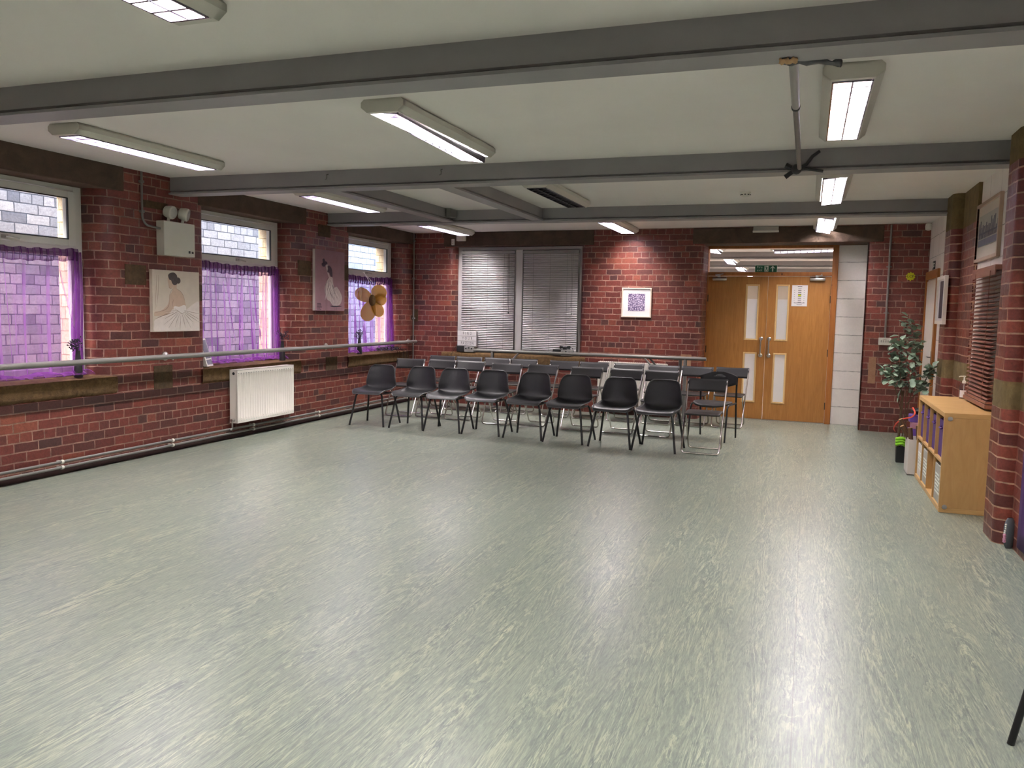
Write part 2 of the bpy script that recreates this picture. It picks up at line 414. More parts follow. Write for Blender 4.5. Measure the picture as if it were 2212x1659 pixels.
def fillet(pts, r, n=5):
    """round the inner corners of a 3D polyline"""
    P = [Vector(p) for p in pts]; out = [P[0]]
    for a, b, c in zip(P, P[1:], P[2:]):
        d1 = (a - b); d2 = (c - b); k = min(r, d1.length * .48, d2.length * .48)
        p = b + d1.normalized() * k; q = b + d2.normalized() * k
        for j in range(n + 1):
            t = j / n; out.append(p * (1 - t) ** 2 + b * 2 * t * (1 - t) + q * t * t)
    out.append(P[-1]); return out

def obj(name, mb, mats, parent=None, bevel=0, angle=38, solid=0, subsurf=0):
    me = bpy.data.meshes.new(name)
    me.from_pydata(mb.V, [], mb.F)
    for m in (mats if isinstance(mats, (list, tuple)) else [mats]): me.materials.append(m)
    me.polygons.foreach_set('material_index', mb.I)
    me.polygons.foreach_set('use_smooth', mb.S)
    if any(u is not None for u in mb.UV):
        uvl = me.uv_layers.new(name='UVMap')
        for p, u in zip(me.polygons, mb.UV):
            if u is None:
                u = [(me.vertices[i].co.x, me.vertices[i].co.y) for i in p.vertices]
            for li, c in zip(p.loop_indices, u): uvl.data[li].uv = c
    me.update()
    if any(mb.S): me.set_sharp_from_angle(angle=math.radians(angle))
    o = bpy.data.objects.new(name, me); C.objects.link(o)
    if parent is not None: o.parent = parent
    if solid:
        md = o.modifiers.new('solid', 'SOLIDIFY'); md.thickness = solid; md.offset = 0
    if bevel:
        md = o.modifiers.new('bevel', 'BEVEL'); md.width = bevel; md.segments = 2; md.limit_method = 'ANGLE'; md.angle_limit = math.radians(40)
    if subsurf:
        md = o.modifiers.new('subsurf', 'SUBSURF'); md.levels = subsurf; md.render_levels = subsurf
    return o

def tag(o, label, cat, group=None, kind=None):
    o['label'] = label; o['category'] = cat
    if group: o['group'] = group
    if kind: o['kind'] = kind
    return o

def thing(name, label, cat, loc=(0, 0, 0), rotz=0.0, group=None):
    o = bpy.data.objects.new(name, None); o.empty_display_size = .1; C.objects.link(o)
    o.location = loc; o.rotation_euler = (0, 0, rotz)
    return tag(o, label, cat, group)

def struct(name, mb, mats, label=None, cat='room', parent=None, **kw):
    o = obj(name, mb, mats, parent, **kw)
    if parent is None:
        o['kind'] = 'structure'
        if label: tag(o, label, cat)
    return o

def dup(root, loc=None, rotz=None, label=None, parent=None):
    c = root.copy(); C.objects.link(c)
    if parent is not None: c.parent = parent
    if loc is not None: c.location = loc
    if rotz is not None: c.rotation_euler = (0, 0, rotz)
    if label: c['label'] = label
    for ch in list(root.children): dup(ch, parent=c)
    return c

def text_mb(s, size, mi=0, sx=1.0, y=0.0, align='CENTER'):
    cu = bpy.data.curves.new('t', 'FONT'); cu.body = s; cu.size = size; cu.align_x = align; cu.align_y = 'CENTER'; cu.resolution_u = 2
    o = bpy.data.objects.new('t', cu); C.objects.link(o)
    me = bpy.data.meshes.new_from_object(o.evaluated_get(bpy.context.evaluated_depsgraph_get()))
    mb = MB()
    for v in me.vertices: mb.v((v.co.x * sx, y, v.co.y))
    for p in me.polygons: mb.f(tuple(p.vertices), mi)
    bpy.data.objects.remove(o); bpy.data.curves.remove(cu); bpy.data.meshes.remove(me)
    return mb

# wall frames: local x runs to the right along the wall, local y into the wall, z up
XL, XR = -6.09, 1.43
BA = math.radians(-2.445)
BO = Vector((-6.09, 12.09, 0)); BU = Vector((math.cos(BA), math.sin(BA), 0)); BD = Vector((-math.sin(BA), math.cos(BA), 0))
def LW(u, z, d=0.0): return (XL - d, u, z)
def BW(u, z, d=0.0): p = BO + BU * u + BD * d; return (p.x, p.y, z)
def RW(y, z, d=0.0): return (XR + d, y, z)
RL, RB, RR = PI / 2, BA, -PI / 2

def arc(cx, cy, r, a0, a1, n=8):
    return [(cx + r * math.cos(math.radians(a0 + (a1 - a0) * k / n)), cy + r * math.sin(math.radians(a0 + (a1 - a0) * k / n))) for k in range(n + 1)]

def profile(mb, pts, z0, z1, s0=0.0, mi=0, smooth=True):
    """vertical wall sheet over a plan profile [(u, d)], textured by run length and height"""
    s = s0; prev = None
    for p in pts:
        cur = (mb.v((p[0], p[1], z0)), mb.v((p[0], p[1], z1)))
        if prev is not None:
            ds = math.hypot(p[0] - pp[0], p[1] - pp[1])
            mb.f((prev[0], cur[0], cur[1], prev[1]), mi, smooth, ((s, z0), (s + ds, z0), (s + ds, z1), (s, z1)))
            s += ds
        prev = cur; pp = p

# ------------------------------------------------------------------ floor, ceiling, beams
mb = MB(); mb.box(-6.4, 1.75, -3.2, 12.75, -.06, 0.0)
struct('floor', mb, m_floor, 'green grey marbled vinyl floor with fine streaks', 'floor')

mb = MB()
mb.box(-6.3, 1.7, -3.3, 3.75, 2.765, 2.9); mb.box(-6.3, 1.7, 3.75, 6.76, 2.765, 2.9)
mb.box(-6.3, 1.7, 6.76, 9.63, 2.748, 2.9); mb.box(-6.3, 1.7, 9.63, 12.62, 2.728, 2.9)
struct('ceiling', mb, m_ceil, 'off white painted ceiling', 'ceiling')

def beam(name, label, y0, x0, x1, top, bot=2.595, lng='x', w=.19):
    mb = MB(); t = .016
    prof = [(-w / 2, bot), (w / 2, bot), (w / 2, bot + t), (w / 2 - .02, bot + t + .006), (w / 2 - .034, bot + t + .012), (w / 2 - .022, bot + t + .022),
            (w / 2 - .022, top), (-w / 2 + .022, top), (-w / 2 + .022, bot + t + .022), (-w / 2 + .034, bot + t + .012), (-w / 2 + .02, bot + t + .006), (-w / 2, bot + t)]
    if lng == 'x': mb.prism([(y0 + p[0], p[1]) for p in prof], 'x', x0, x1)
    else: mb.prism([(y0 + p[0], p[1]) for p in prof][::1], 'y', x0, x1)
    return struct(name, mb, m_beam, label, 'beam')
beam('ceiling_beam', 'grey painted steel beam nearest the camera, crossing the whole top of the photo', 3.742, -6.25, 1.6, 2.77)
beam('ceiling_beam', 'grey painted steel beam second from the camera, above the emergency spotlights', 6.756, -6.09, 1.6, 2.77)
beam('ceiling_beam', 'grey painted steel beam farthest from the camera, nearest the double doors', 9.635, -6.09, 1.45, 2.75, 2.588)
beam('ceiling_beam', 'short grey cross beam between second and third beams, nearer the left wall', -4.32, 6.84, 9.56, 2.752, 2.60, 'y', .15)
beam('ceiling_beam', 'short grey cross beam between second and third beams, beside the unlit light', -3.14, 6.84, 9.56, 2.752, 2.60, 'y', .15)

# ------------------------------------------------------------------ left wall with three windows
WIN = [(4.24, 5.83), (7.20, 8.80), (10.17, 11.80)]
DF = .25         # depth of the window frames
SB, ST, LB = .655, .825, 2.555     # sill bottom/top, lintel bottom
mb = MB()
profile(mb, [(-3.2, .0), (12.09, .0)], 0, SB, -3.2, 0)
profile(mb, [(-3.2, .0), (12.09, .0)], LB, 2.79, -3.2, 0)
mb.quad((-3.2, -.004, 0), (12.0, -.004, 0), (12.0, -.004, .06), (-3.2, -.004, .06), 2)
RA, RBn = .11, .21
edges = []
starts = [-3.2] + [w[1] for w in WIN]; ends = [w[0] for w in WIN] + [12.09]
for k, (a, b) in enumerate(zip(starts, ends)):
    pts = []
    if k > 0:
        pts += [(a, DF + .24), (a, RBn)] + arc(a + RBn, RBn, RBn, 180, 270, 9)[1:]
    else: pts += [(a, 0)]
    if k < 3: pts += arc(b - RA, RA, RA, 270, 360, 6) + [(b, DF + .24)]
    else: pts += [(b, 0)]
    s0 = a + RBn - (RBn * PI / 2 + DF + .24 - RBn) if k > 0 else a
    profile(mb, pts, SB, LB, s0, 0)
# darker header course below the sills, squared stones let into the brickwork
mb.box(-3.2, 12.0, -.012, .02, SB - .082, SB - .006, 1)
for a, z0, b, z1 in ((6.42, .62, 6.67, .885), (9.51, .63, 9.79, .83), (6.08, 1.68, 6.34, 1.87), (7.03, 1.54, 7.12, 1.71), (9.90, 1.88, 10.08, 2.09),
                     (8.90, 1.90, 9.16, 2.09), (6.30, 2.43, 6.64, 2.50), (9.33, 2.43, 9.62, 2.585), (3.5, 1.5, 3.8, 1.7)):
    mb.box(a, b, -.006, .02, z0, z1, 3)
o = struct('wall_left', mb, [m_brick, m_brick_dark, m_skirt, m_stone], 'red brick wall with rounded window jambs on the left', 'wall')
o.location = (XL, 0, 0); o.rotation_euler = (0, 0, RL)

def window_left(n, a, b, label):
    root = bpy.data.objects.new('window_%d' % n, None); C.objects.link(root)
    root.location = LW((a + b) / 2, 0); root.rotation_euler = (0, 0, RL); root['kind'] = 'structure'
    tag(root, label, 'window')
    h = (b - a) / 2
    w = .085
    mb = MB(); y0, y1 = DF, DF + .07
    zb, zt = ST + .015, 2.58
    mb.box(-h - .02, -h + w, y0, y1, zb, zt); mb.box(h - w, h + .02, y0, y1, zb, zt)
    mb.box(-h + w, h - w, y0, y1, zt - .075, zt); mb.box(-h + w, h - w, y0, y1, zb, zb + .07)
    mb.box(-h + w, h - w, y0, y1, 1.945, 2.015)
    # inner beading of the fixed lower light
    for x0, x1, z0, z1 in ((-h + w, -h + w + .03, zb + .07, 1.945), (h - w - .03, h - w, zb + .07, 1.945), (-h + w + .03, h - w - .03, zb + .07, zb + .1), (-h + w + .03, h - w - .03, 1.915, 1.945)):
        mb.box(x0, x1, y0 + .012, y1 - .01, z0, z1)
    obj('window_frame', mb, m_upvc, root, bevel=.006)
    mb = MB(); s = h - w - .012
    z0, z1 = 2.005, 2.497; e = .062
    mb.box(-s - .02, -s + e, y0 - .018, y1 - .02, z0, z1); mb.box(s - e, s + .02, y0 - .018, y1 - .02, z0, z1)
    mb.box(-s + e, s - e, y0 - .018, y1 - .02, z0, z0 + e); mb.box(-s + e, s - e, y0 - .018, y1 - .02, z1 - e, z1)
    sash = obj('opening_sash', mb, m_upvc, root, bevel=.006)
    mb = MB()
    for x0, x1, q0, q1 in ((-s + e - .002, -s + e + .006, z0 + e, z1 - e), (s - e - .006, s - e + .002, z0 + e, z1 - e), (-s + e, s - e, z0 + e - .002, z0 + e + .006), (-s + e, s - e, z1 - e - .006, z1 - e + .002)):
        mb.box(x0, x1, y0 - .02, y0, q0, q1)
    obj('gasket', mb, m_gasket, sash)
    mb = MB(); mb.box(-.03, .03, y0 - .03, y0 - .018, z0 + .015, z0 + .045); mb.tube([(0, y0 - .036, z0 + .03), (.04, y0 - .045, z0 + .026), (.12, y0 - .045, z0 + .018)], .008, 8)
    obj('handle', mb, m_steel, sash)
    mb = MB(); mb.box(-s + e, s - e, y0 + .02, y0 + .026, z0 + e, z1 - e); mb.box(-h + w + .03, h - w - .03, y0 + .03, y0 + .036, zb + .1, 1.915)
    obj('pane', mb, m_glass, root)
    # stone sill and lintel
    mb = MB()
    nx = 26
    def sill(u, v):
        x = -h - .10 + u * (2 * h + .22)
        prof = [(.34, ST), (.10, ST - .002), (-.012, ST - .012), (-.022, ST - .04), (-.018, SB + .03), (.0, SB), (.04, SB - .004)]
        k = min(len(prof) - 2, int(v * (len(prof) - 1))); t = v * (len(prof) - 1) - k
        y = prof[k][0] * (1 - t) + prof[k + 1][0] * t; z = prof[k][1] * (1 - t) + prof[k + 1][1] * t
        q = .010 * mnoise.noise(Vector((x * 7 + n * 5, y * 9, z * 9))) if .1 < v < .95 else 0
        return (x, y + q, z + (q * .6 if z > SB + .02 else 0))
    mb.grid(nx, 12, sill); 
    mb.box(-h - .10, h + .12, .02, .345, SB - .004, ST - .02)
    obj('sill', mb, m_sill, root, angle=60)
    mb = MB(); mb.box(-h - .12, h + .25, -.014, .36, LB - .012, 2.775)
    obj('lintel', mb, m_lintel, root, bevel=.01)
    # outer reveal of the thick wall
    mb = MB()
    for sx in (-1, 1):
        x = sx * (h - .02)
        mb.quad((x, y1, .7), (x, y1 + .20, .7), (x, y1 + .20, 2.7), (x, y1, 2.7), 0, ((0, .7), (.34, .7), (.34, 2.7), (0, 2.7)))
    mb.quad((-h, y1, .84), (h, y1, .84), (h, y1 + .25, .80), (-h, y1 + .25, .80), 0, ((0, 0), (1.5, 0), (1.5, .3), (0, .3)))
    mb.quad((-h, y1, 2.57), (-h, y1 + .25, 2.57), (h, y1 + .25, 2.57), (h, y1, 2.57), 0, ((0, 0), (0, .3), (1.5, .3), (1.5, 0)))
    obj('outer_reveal', mb, m_reveal, root)
    return root
window_left(1, *WIN[0], 'white framed window nearest the camera on the left wall')
window_left(2, *WIN[1], 'white framed window above the radiator on the left wall')
window_left(3, *WIN[2], 'white framed window nearest the far left corner, behind the gold flower')

# yard outside: a painted brick wall across a narrow passage
mb = MB()
mb.quad((-3.2, 0, -1), (15, 0, -1), (15, 0, 4.2), (-3.2, 0, 4.2), 0, ((0, 0), (18.2, 0), (18.2, 5.2), (0, 5.2)))
o = struct('wall_outside', mb, m_out_brick, 'white painted brick wall seen outside through the left windows', 'wall')
o.location = (-8.25, 0, 0); o.rotation_euler = (0, 0, RL)
mb = MB(); mb.box(-8.4, -6.6, -3.2, 15, -.1, 0.0)
struct('ground', mb, m_plaster, 'paved passage outside the left windows', 'ground')
mb = MB()
mb.box(-6.60, -6.1, -3.2, 4.2, -.1, 4.2); mb.box(-6.60, -6.56, 4.2, 12.3, -.1, .75); mb.box(-6.60, -6.1, 4.2, 12.3, 2.8, 4.2)
for a, b in ((5.87, 7.16), (8.84, 10.13), (11.84, 13.0)): mb.box(-6.60, -6.56, a, b, .75, 2.8)
struct('wall_left_outer_skin', mb, m_reveal, 'outer brick skin behind the left wall', 'wall')

# ------------------------------------------------------------------ sheer curtains
def curtain(a, b, ztop, label, seed, hang):
    rr = random.Random(seed)
    root = thing('sheer_curtain', label, 'curtain', LW((a + b) / 2, 0), RL, 'purple sheer curtains at the left windows')
    h = (b - a) / 2; ph = [rr.uniform(0, 6.28) for _ in range(5)]
    folds = sorted(rr.uniform(-h, h) for _ in range(7))
    nu, nv = 150, 44
    def body(u, v):
        x = -h + 2 * h * u
        sag = .03 * math.sin(PI * u)
        zt = ztop - .085 - sag; zb = ST + .015
        if v < .78:
            t = v / .78; z = zt + (zb - zt) * t; y = .215 - .04 * t
        else:
            t = (v - .78) / .22
            y = .175 - .175 * t * (hang + .25 * math.sin(x * 5 + ph[0]))
            z = zb + .012 + .05 * math.sin(PI * t) * (.35 + .5 * abs(math.sin(x * 7 + ph[1])))
            t = 1.0
        amp = .010 + .016 * v
        y += amp * (math.sin(x * 26 + ph[2] + 1.2 * math.sin(v * 3)) + .5 * math.sin(x * 55 + ph[3] + v * 2))
        for q, f in enumerate(folds):
            c = f + (q % 3 - 1) * .22 * v
            y -= (.02 + .03 * v) * math.exp(-((x - c) / .018) ** 2)
        x2 = x + .012 * math.sin(x * 40 + ph[4]) * v - (.05 * v if x > h * .7 else 0) * (1 - v)
        return (x2, max(y, -.02), z)
    mb = MB(); mb.grid(nu, nv, body)
    obj('curtain_fabric', mb, m_sheer, root)
    mb = MB()
    def head(u, v):
        x = -h - .01 + (2 * h + .02) * u; sag = .03 * math.sin(PI * u)
        z = ztop + .012 - .11 * v - sag + .006 * math.sin(x * 37 + ph[1])
        y = .205 + .012 * math.sin(x * 95 + ph[2]) + .006 * math.sin(x * 190)
        return (x, y - .008 * math.sin(PI * v), z)
    mb.grid(190, 6, head)
    obj('gathered_heading', mb, m_sheer_band, root)
    mb = MB(); mb.tube([(-h - .03, .225, ztop - .03), (0, .225, ztop - .058), (h + .03, .225, ztop - .03)], .006, 8)
    obj('curtain_wire', mb, m_white_plastic, root)
    # side gather hanging beside the frame on the right
    mb = MB()
    def side(u, v):
        x = h - .06 + .085 * u; z = ztop - .02 - (ztop - ST - .03) * v
        return (x + .03 * math.sin(v * 4 + ph[0]) * v, .195 + .022 * math.sin(u * 17 + ph[1] + v * 2) - .03 * v, z)
    mb.grid(26, 20, side)
    obj('side_gather', mb, m_sheer, root)
    return root
curtain(4.34, 5.74, 1.975, 'purple sheer half curtain on the window nearest the camera', 3, .95)
curtain(7.30, 8.72, 1.985, 'purple sheer half curtain on the window above the radiator', 11, .7)
curtain(10.27, 11.71, 1.985, 'purple sheer half curtain behind the gold flower', 19, .55)

# ------------------------------------------------------------------ back wall
mb = MB()
UW0, UW1, UD0, UD1 = .76, 2.85, 4.66, 6.80
ZS, ZL = .64, 2.50
rj = .13
profile(mb, [(-.05, 0), (UD0 - .1, 0)] + arc(UD0 - .1, .1, .1, 270, 360, 6) + [(UD0, .6)], 0, ZS, -.05, 0)
profile(mb, [(-.05, 0), (UW0 - rj, 0)] + arc(UW0 - rj, rj, rj, 270, 360, 7) + [(UW0, .22)], ZS, ZL, -.05, 0)
profile(mb, [(UW1, .22), (UW1, .1)] + arc(UW1 + .1, .1, .1, 180, 270, 6)[1:] + [(UD0 - .1, 0)] + arc(UD0 - .1, .1, .1, 270, 360, 6)[1:] + [(UD0, .6)], ZS, ZL, UW1 - .18, 0)
profile(mb, [(UD1, .6), (UD1, .08)] + arc(UD1 + .08, .08, .08, 180, 270, 6)[1:] + [(7.62, 0)], 0, ZL, UD1 - .6, 0)
profile(mb, [(-.05, 0), (7.62, 0)], ZL, 2.76, -.05, 0)
for a, z0, b, z1, mi in ((6.885, .64, 6.975, .99, 1), (4.40, .70, 4.55, .93, 1), (4.46, .36, 4.56, .56, 1), (7.60, .92, 7.62, 1.1, 2), (.0, 1.30, .10, 1.5, 2)):
    mb.box(a, b, -.006, .02, z0, z1, mi)
mb.quad((UD1 - .004, .02, 0), (UD1 - .004, .6, 0), (UD1 - .004, .6, ZL), (UD1 - .004, .02, ZL), 3)
o = struct('wall_back', mb, [m_brick, m_plaster, m_stone, m_greyframe], 'red brick back wall with blind window and double door recess', 'wall')
o.location = BO; o.rotation_euler = (0, 0, RB)
# stone lintels and sill of the back wall
mb = MB(); mb.box(.56, 3.05, -.014, .24, ZL + .005, 2.725); o = struct('trim_1', mb, m_lintel, 'dark stone lintel over the blind window', 'lintel', bevel=.01); o.location = BO; o.rotation_euler = (0, 0, RB)
mb = MB(); mb.box(4.51, 6.98, -.018, .62, ZL + .002, 2.715); o = struct('trim_2', mb, m_lintel, 'dark stone lintel over the double doors', 'lintel', bevel=.01); o.location = BO; o.rotation_euler = (0, 0, RB)
mb = MB()
def bsill(u, v):
    x = .55 + 2.42 * u
    prof = [(.24, .835), (.02, .832), (-.022, .82), (-.03, .79), (-.024, .67), (.0, .645)]
    k = min(4, int(v * 5)); t = v * 5 - k
    y = prof[k][0] * (1 - t) + prof[k + 1][0] * t; z = prof[k][1] * (1 - t) + prof[k + 1][1] * t
    q = .008 * mnoise.noise(Vector((x * 8, y * 9, z * 9 + 4))) if v > .15 else 0
    return (x, y + q, z)
mb.grid(36, 12, bsill); mb.box(.55, 2.97, .0, .24, .645, .815)
o = struct('trim_3', mb, m_sill, 'ochre stone sill under the blind window', 'sill', angle=60); o.location = BO; o.rotation_euler = (0, 0, RB)
# white painted block pier beside the doors
mb = MB(); mb.box(6.44, 6.80, .5, .7, 0, ZL); o = struct('wall_block_infill', mb, m_block_plain, 'white painted block strip right of the double doors', 'wall'); o.location = BO; o.rotation_euler = (0, 0, RB)

# blind window
root = bpy.data.objects.new('window_4', None); C.objects.link(root); root.location = BW(1.805, 0); root.rotation_euler = (0, 0, RB); root['kind'] = 'structure'
tag(root, 'double window with silver blinds in the back wall', 'window')
h = (UW1 - UW0) / 2; mb = MB()
mb.box(-h, -h + .075, .12, .2, .835, ZL); mb.box(h - .045, h, .12, .2, .835, ZL); mb.box(-h, h, .12, .2, ZL - .05, ZL); mb.box(-h, h, .12, .2, .835, .87); mb.box(-.045, .07, .11, .2, .87, ZL - .05)
obj('window_frame', mb, m_greyframe, root, bevel=.005)
mb = MB(); mb.box(-h + .07, h - .04, .19, .196, .86, ZL - .04); obj('pane', mb, m_glass, root)
mb = MB(); mb.box(-h, h, .225, .235, .80, ZL + .1); obj('blocking_board', mb, m_whitebox, root)  # added backing board, shuts out light from behind the blinds
def vblind(u0, u1, label, flip):
    t = thing('venetian_blind', label, 'blind', BW((u0 + u1) / 2, .86, .085), RB, 'silver venetian blinds')
    w = (u1 - u0) / 2; hh = 1.575
    mb = MB(); mb.box(-w - .008, w + .008, -.02, .02, hh - .045, hh); obj('headrail', mb, m_grey_plastic, t, bevel=.003)
    mb = MB(); n = 54
    for k in range(n):
        z = .03 + (hh - .09) * k / (n - 1); tl = .0
        if k in (22, 23): tl = .006
        pr = [(-.0095, -.0105), (-.004, -.0005), (.003, .0055), (.0095, .0075)]
        for q in range(3):
            a, b = pr[q], pr[q + 1]
            j = .0016 * math.sin(k * 2.3)
            mb.quad((-w, a[0], z + a[1] + tl * flip), (w, a[0], z + a[1] + j), (w, b[0], z + b[1] + j), (-w, b[0], z + b[1] + tl * flip), 0, None, True)
    obj('slats', mb, m_blindmetal, t, solid=.0008)
    mb = MB(); mb.box(-w, w, -.012, .012, 0, .02); obj('bottom_rail', mb, m_grey_plastic, t, bevel=.003)
    for x in (-w * .62, 0, w * .62):
        mb = MB(); mb.tube([(x, -.014, .01), (x, -.014, hh - .04)], .0015, 5); obj('ladder_cord', mb, m_grey_plastic, t)
    mb = MB(); x = w * .82; mb.tube([(x, -.024, hh - .05), (x, -.024, .62)], .002, 5); mb.tube([(x - .02, -.024, hh - .05), (x - .015, -.024, .72)], .002, 5); mb.ball((x, -.024, .61), .014)
    obj('pull_cord', mb, m_gasket if flip > 0 else m_grey_plastic, t)
    return t
vblind(.845, 1.752, 'silver venetian blind on the left, behind the lightbox sign', 1)
vblind(1.905, 2.79, 'silver venetian blind on the right, nearer the framed print', -1)

# ------------------------------------------------------------------ double doors
root = bpy.data.objects.new('door_1', None); C.objects.link(root); root.location = BW(5.515, 0, .5); root.rotation_euler = (0, 0, RB); root['kind'] = 'structure'
tag(root, 'orange oak double doors under a glazed fanlight', 'door')
mb = MB()   # local x from the middle; leaf edges at +-0.845
mb.box(-.93, -.848, -.045, .09, 0, 2.545); mb.box(.848, .925, -.045, .09, 0, 2.545); mb.box(-.848, .848, -.045, .09, 2.465, 2.545); mb.box(-.848, .848, -.03, .09, 2.075, 2.13)
obj('door_frame', mb, m_pine, root, bevel=.004)
mb = MB(); mb.box(-.82, .81, .0, .006, 2.13, 2.465); obj('fanlight_pane', mb, m_glass, root)
mb = MB(); mb.box(-.848, .848, -.03, .06, 0, .008); obj('threshold', mb, m_steel, root)
def leaf(sx, papers):
    # sx = -1 left leaf, +1 right leaf; cut openings for two narrow vision panels
    x0, x1 = (-.845, -.003) if sx < 0 else (.003, .845)
    vx0, vx1 = (-.305, -.115) if sx < 0 else (.115, .300)
    mb = MB(); y0, y1 = 0.0, .045
    for a, b, c, d in ((x0, vx0, .008, 2.068), (vx1, x1, .008, 2.068), (vx0, vx1, .008, .245), (vx0, vx1, .975, 1.15), (vx0, vx1, 1.955, 2.068)): mb.box(a, b, y0, y1, c, d)
    lf = obj('door_leaf', mb, m_oak, root)
    for z0, z1, top in ((.245, .975, .975), (1.15, 1.955, 1.745)):
        mb = MB(); e = .022
        mb.box(vx0, vx0 + e, -.008, y1, z0, z1); mb.box(vx1 - e, vx1, -.008, y1, z0, z1); mb.box(vx0 + e, vx1 - e, -.008, y1, z0, z0 + e); mb.box(vx0 + e, vx1 - e, -.008, y1, z1 - e, z1)
        obj('vision_panel_beading', mb, m_lightwood, lf, bevel=.003)
        mb = MB(); mb.box(vx0 + e, vx1 - e, .018, .022, z0 + e, z1 - e); obj('vision_panel_pane', mb, m_glass, lf)
        mb = MB()
        def sheet(u, v, z0=z0 + .024, z1=min(top, z1 - .024)):
            z = z0 + (z1 - z0) * v
            return (vx0 + .026 + (vx1 - vx0 - .052) * u, .03 + .004 * math.sin(v * 9 + u * 2) * math.sin(v * 3), z)
        mb.grid(6, 20, sheet); obj('taped_paper', mb, m_thinpaper, lf)
    mb = MB(); hx = -.062 if sx < 0 else .052
    mb.tube(fillet([(hx, 0, .935), (hx, -.06, .935), (hx, -.06, 1.175), (hx, 0, 1.175)], .03), .011, 10)
    for z in (.935, 1.175): mb.lathe([(.028, 0), (.028, -.008), (.02, -.014)], 14, (hx, 0, z), 0, 'y')
    obj('pull_handle', mb, m_steel, lf)
    mb = MB(); cx = -.68 if sx < 0 else .665
    mb.lathe([(.02, -.1), (.024, -.09), (.024, .09), (.02, .1)], 12, (cx, -.032, 2.03), 0, 'x'); mb.box(cx - .09, cx + .09, -.03, 0, 2.01, 2.05)
    mb.box(cx - .03, cx + .01, -.04, -.02, 2.055, 2.085); mb.tube([(cx - .01, -.03, 2.07), (cx - .06 * sx * -1, -.055, 2.085), (cx + .05, -.03, 2.105)], .008, 6)
    obj('door_closer', mb, m_steel, lf)
    mb = MB(); ex = x0 if sx < 0 else x1
    for z in (.25, 1.0, 1.75): mb.lathe([(.008, z - .05), (.008, z + .05)], 8, (ex, -.006, 0))
    obj('hinge', mb, m_gasket, lf)
leaf(-1, 1); leaf(1, 1)
mb = MB(); mb.box(-.105, .105, 0, .003, 0, .297, 0)
for k in range(8):
    z = .25 - .028 * k
    mb.box(-.022, .022, -.001, .001, z, z + .004 + (.004 if k else 0), 1)
    if k: mb.box(-.075, -.065, -.001, .001, z, z + .005, 1); mb.box(.055, .065, -.001, .001, z, z + .005, 1)
mb.box(-.03, .03, -.001, .001, .275, .282, 1); mb.box(-.02, .02, -.0015, .001, .145, .165, 2); mb.box(-.07, .07, -.001, .001, .045, .05, 1); mb.box(-.035, .035, -.001, .001, .02, .024, 1)
o = tag(obj('paper_notice', mb, [m_paper, m_ink, m_yellow]), 'white printed notice with a yellow highlight taped to the right hand door', 'notice'); o.location = BW(5.95, 1.65, .493); o.rotation_euler = (0, 0, RB)
# fire exit sign on the glass
mb = MB(); w, hh = .30, .094
mb.box(-w / 2, w / 2, 0, .004, 0, hh, 0); mb.box(-w / 2 - .004, w / 2 + .004, .001, .005, -.004, hh + .004, 1)
mb.add(text_mb('Fire', .05, 1, 1.0, -.001), lambda p: (p[0] - .088, p[1], p[2] + .067)); mb.add(text_mb('exit', .05, 1, 1.0, -.001), lambda p: (p[0] - .088, p[1], p[2] + .026))
mb.box(-.022, .034, -.001, .002, .006, hh - .006, 1)
man = [(.0, .0)]
mb.poly([(-.002 + .007 * math.cos(a * PI / 5), .078 + .007 * math.sin(a * PI / 5)) for a in range(10)], 'y', -.002, 0)
for pts, ww in (([(.002, .068), (.010, .042)], .007), ([(.002, .066), (-.013, .060), (-.016, .048)], .003), ([(.006, .066), (.02, .058), (.028, .066)], .003), ([(.011, .044), (-.002, .03), (-.004, .012)], .0042), ([(.012, .044), (.02, .026), (.029, .012)], .0042)):
    mb.ribbon(pts, ww, -.002, 0)
mb.poly([(.092, .088), (.058, .052), (.062, .046), (.084, .062), (.084, .006), (.100, .006), (.100, .062), (.122, .046), (.126, .052)], 'y', -.001, 1)
o = tag(obj('exit_sign', mb, [m_green, m_signwhite]), 'green Fire exit sign with running figure and arrow on the fanlight glass', 'sign'); o.location = BW(5.477, 2.132, .485); o.rotation_euler = (0, 0, RB)

# neighbouring room seen through the fanlight
mb = MB(); mb.box(-3.6, 2.2, 12.95, 26, 2.73, 2.85); struct('ceiling_next_room', mb, m_ceil, 'ceiling of the room beyond the double doors', 'ceiling')
mb = MB(); mb.box(-3.6, 2.2, 12.76, 26, -.06, 0); struct('floor_next_room', mb, m_mat, 'floor of the room beyond the double doors', 'floor')
mb = MB(); mb.box(-3.7, 2.3, 26, 26.2, -.06, 2.85); mb.box(-3.7, -3.6, 12.9, 26, -.06, 2.85); mb.box(2.2, 2.3, 12.7, 26, -.06, 2.85)
mb.box(-3.6, -1.6, 12.9, 12.95, 0, 2.8); mb.box(.9, 2.2, 12.75, 12.8, 0, 2.8); mb.box(-1.6, .9, 12.85, 12.95, 2.6, 2.8)
struct('wall_next_room', mb, m_white_wall, 'pale walls of the room beyond the double doors', 'wall')
for y in (16.6, 19.4, 22.3):
    beam('ceiling_beam', 'grey beam in the next room seen through the fanlight, %s of three' % {16.6: 'nearest', 19.4: 'middle', 22.3: 'farthest'}[y], y, -3.6, 2.2, 2.74)

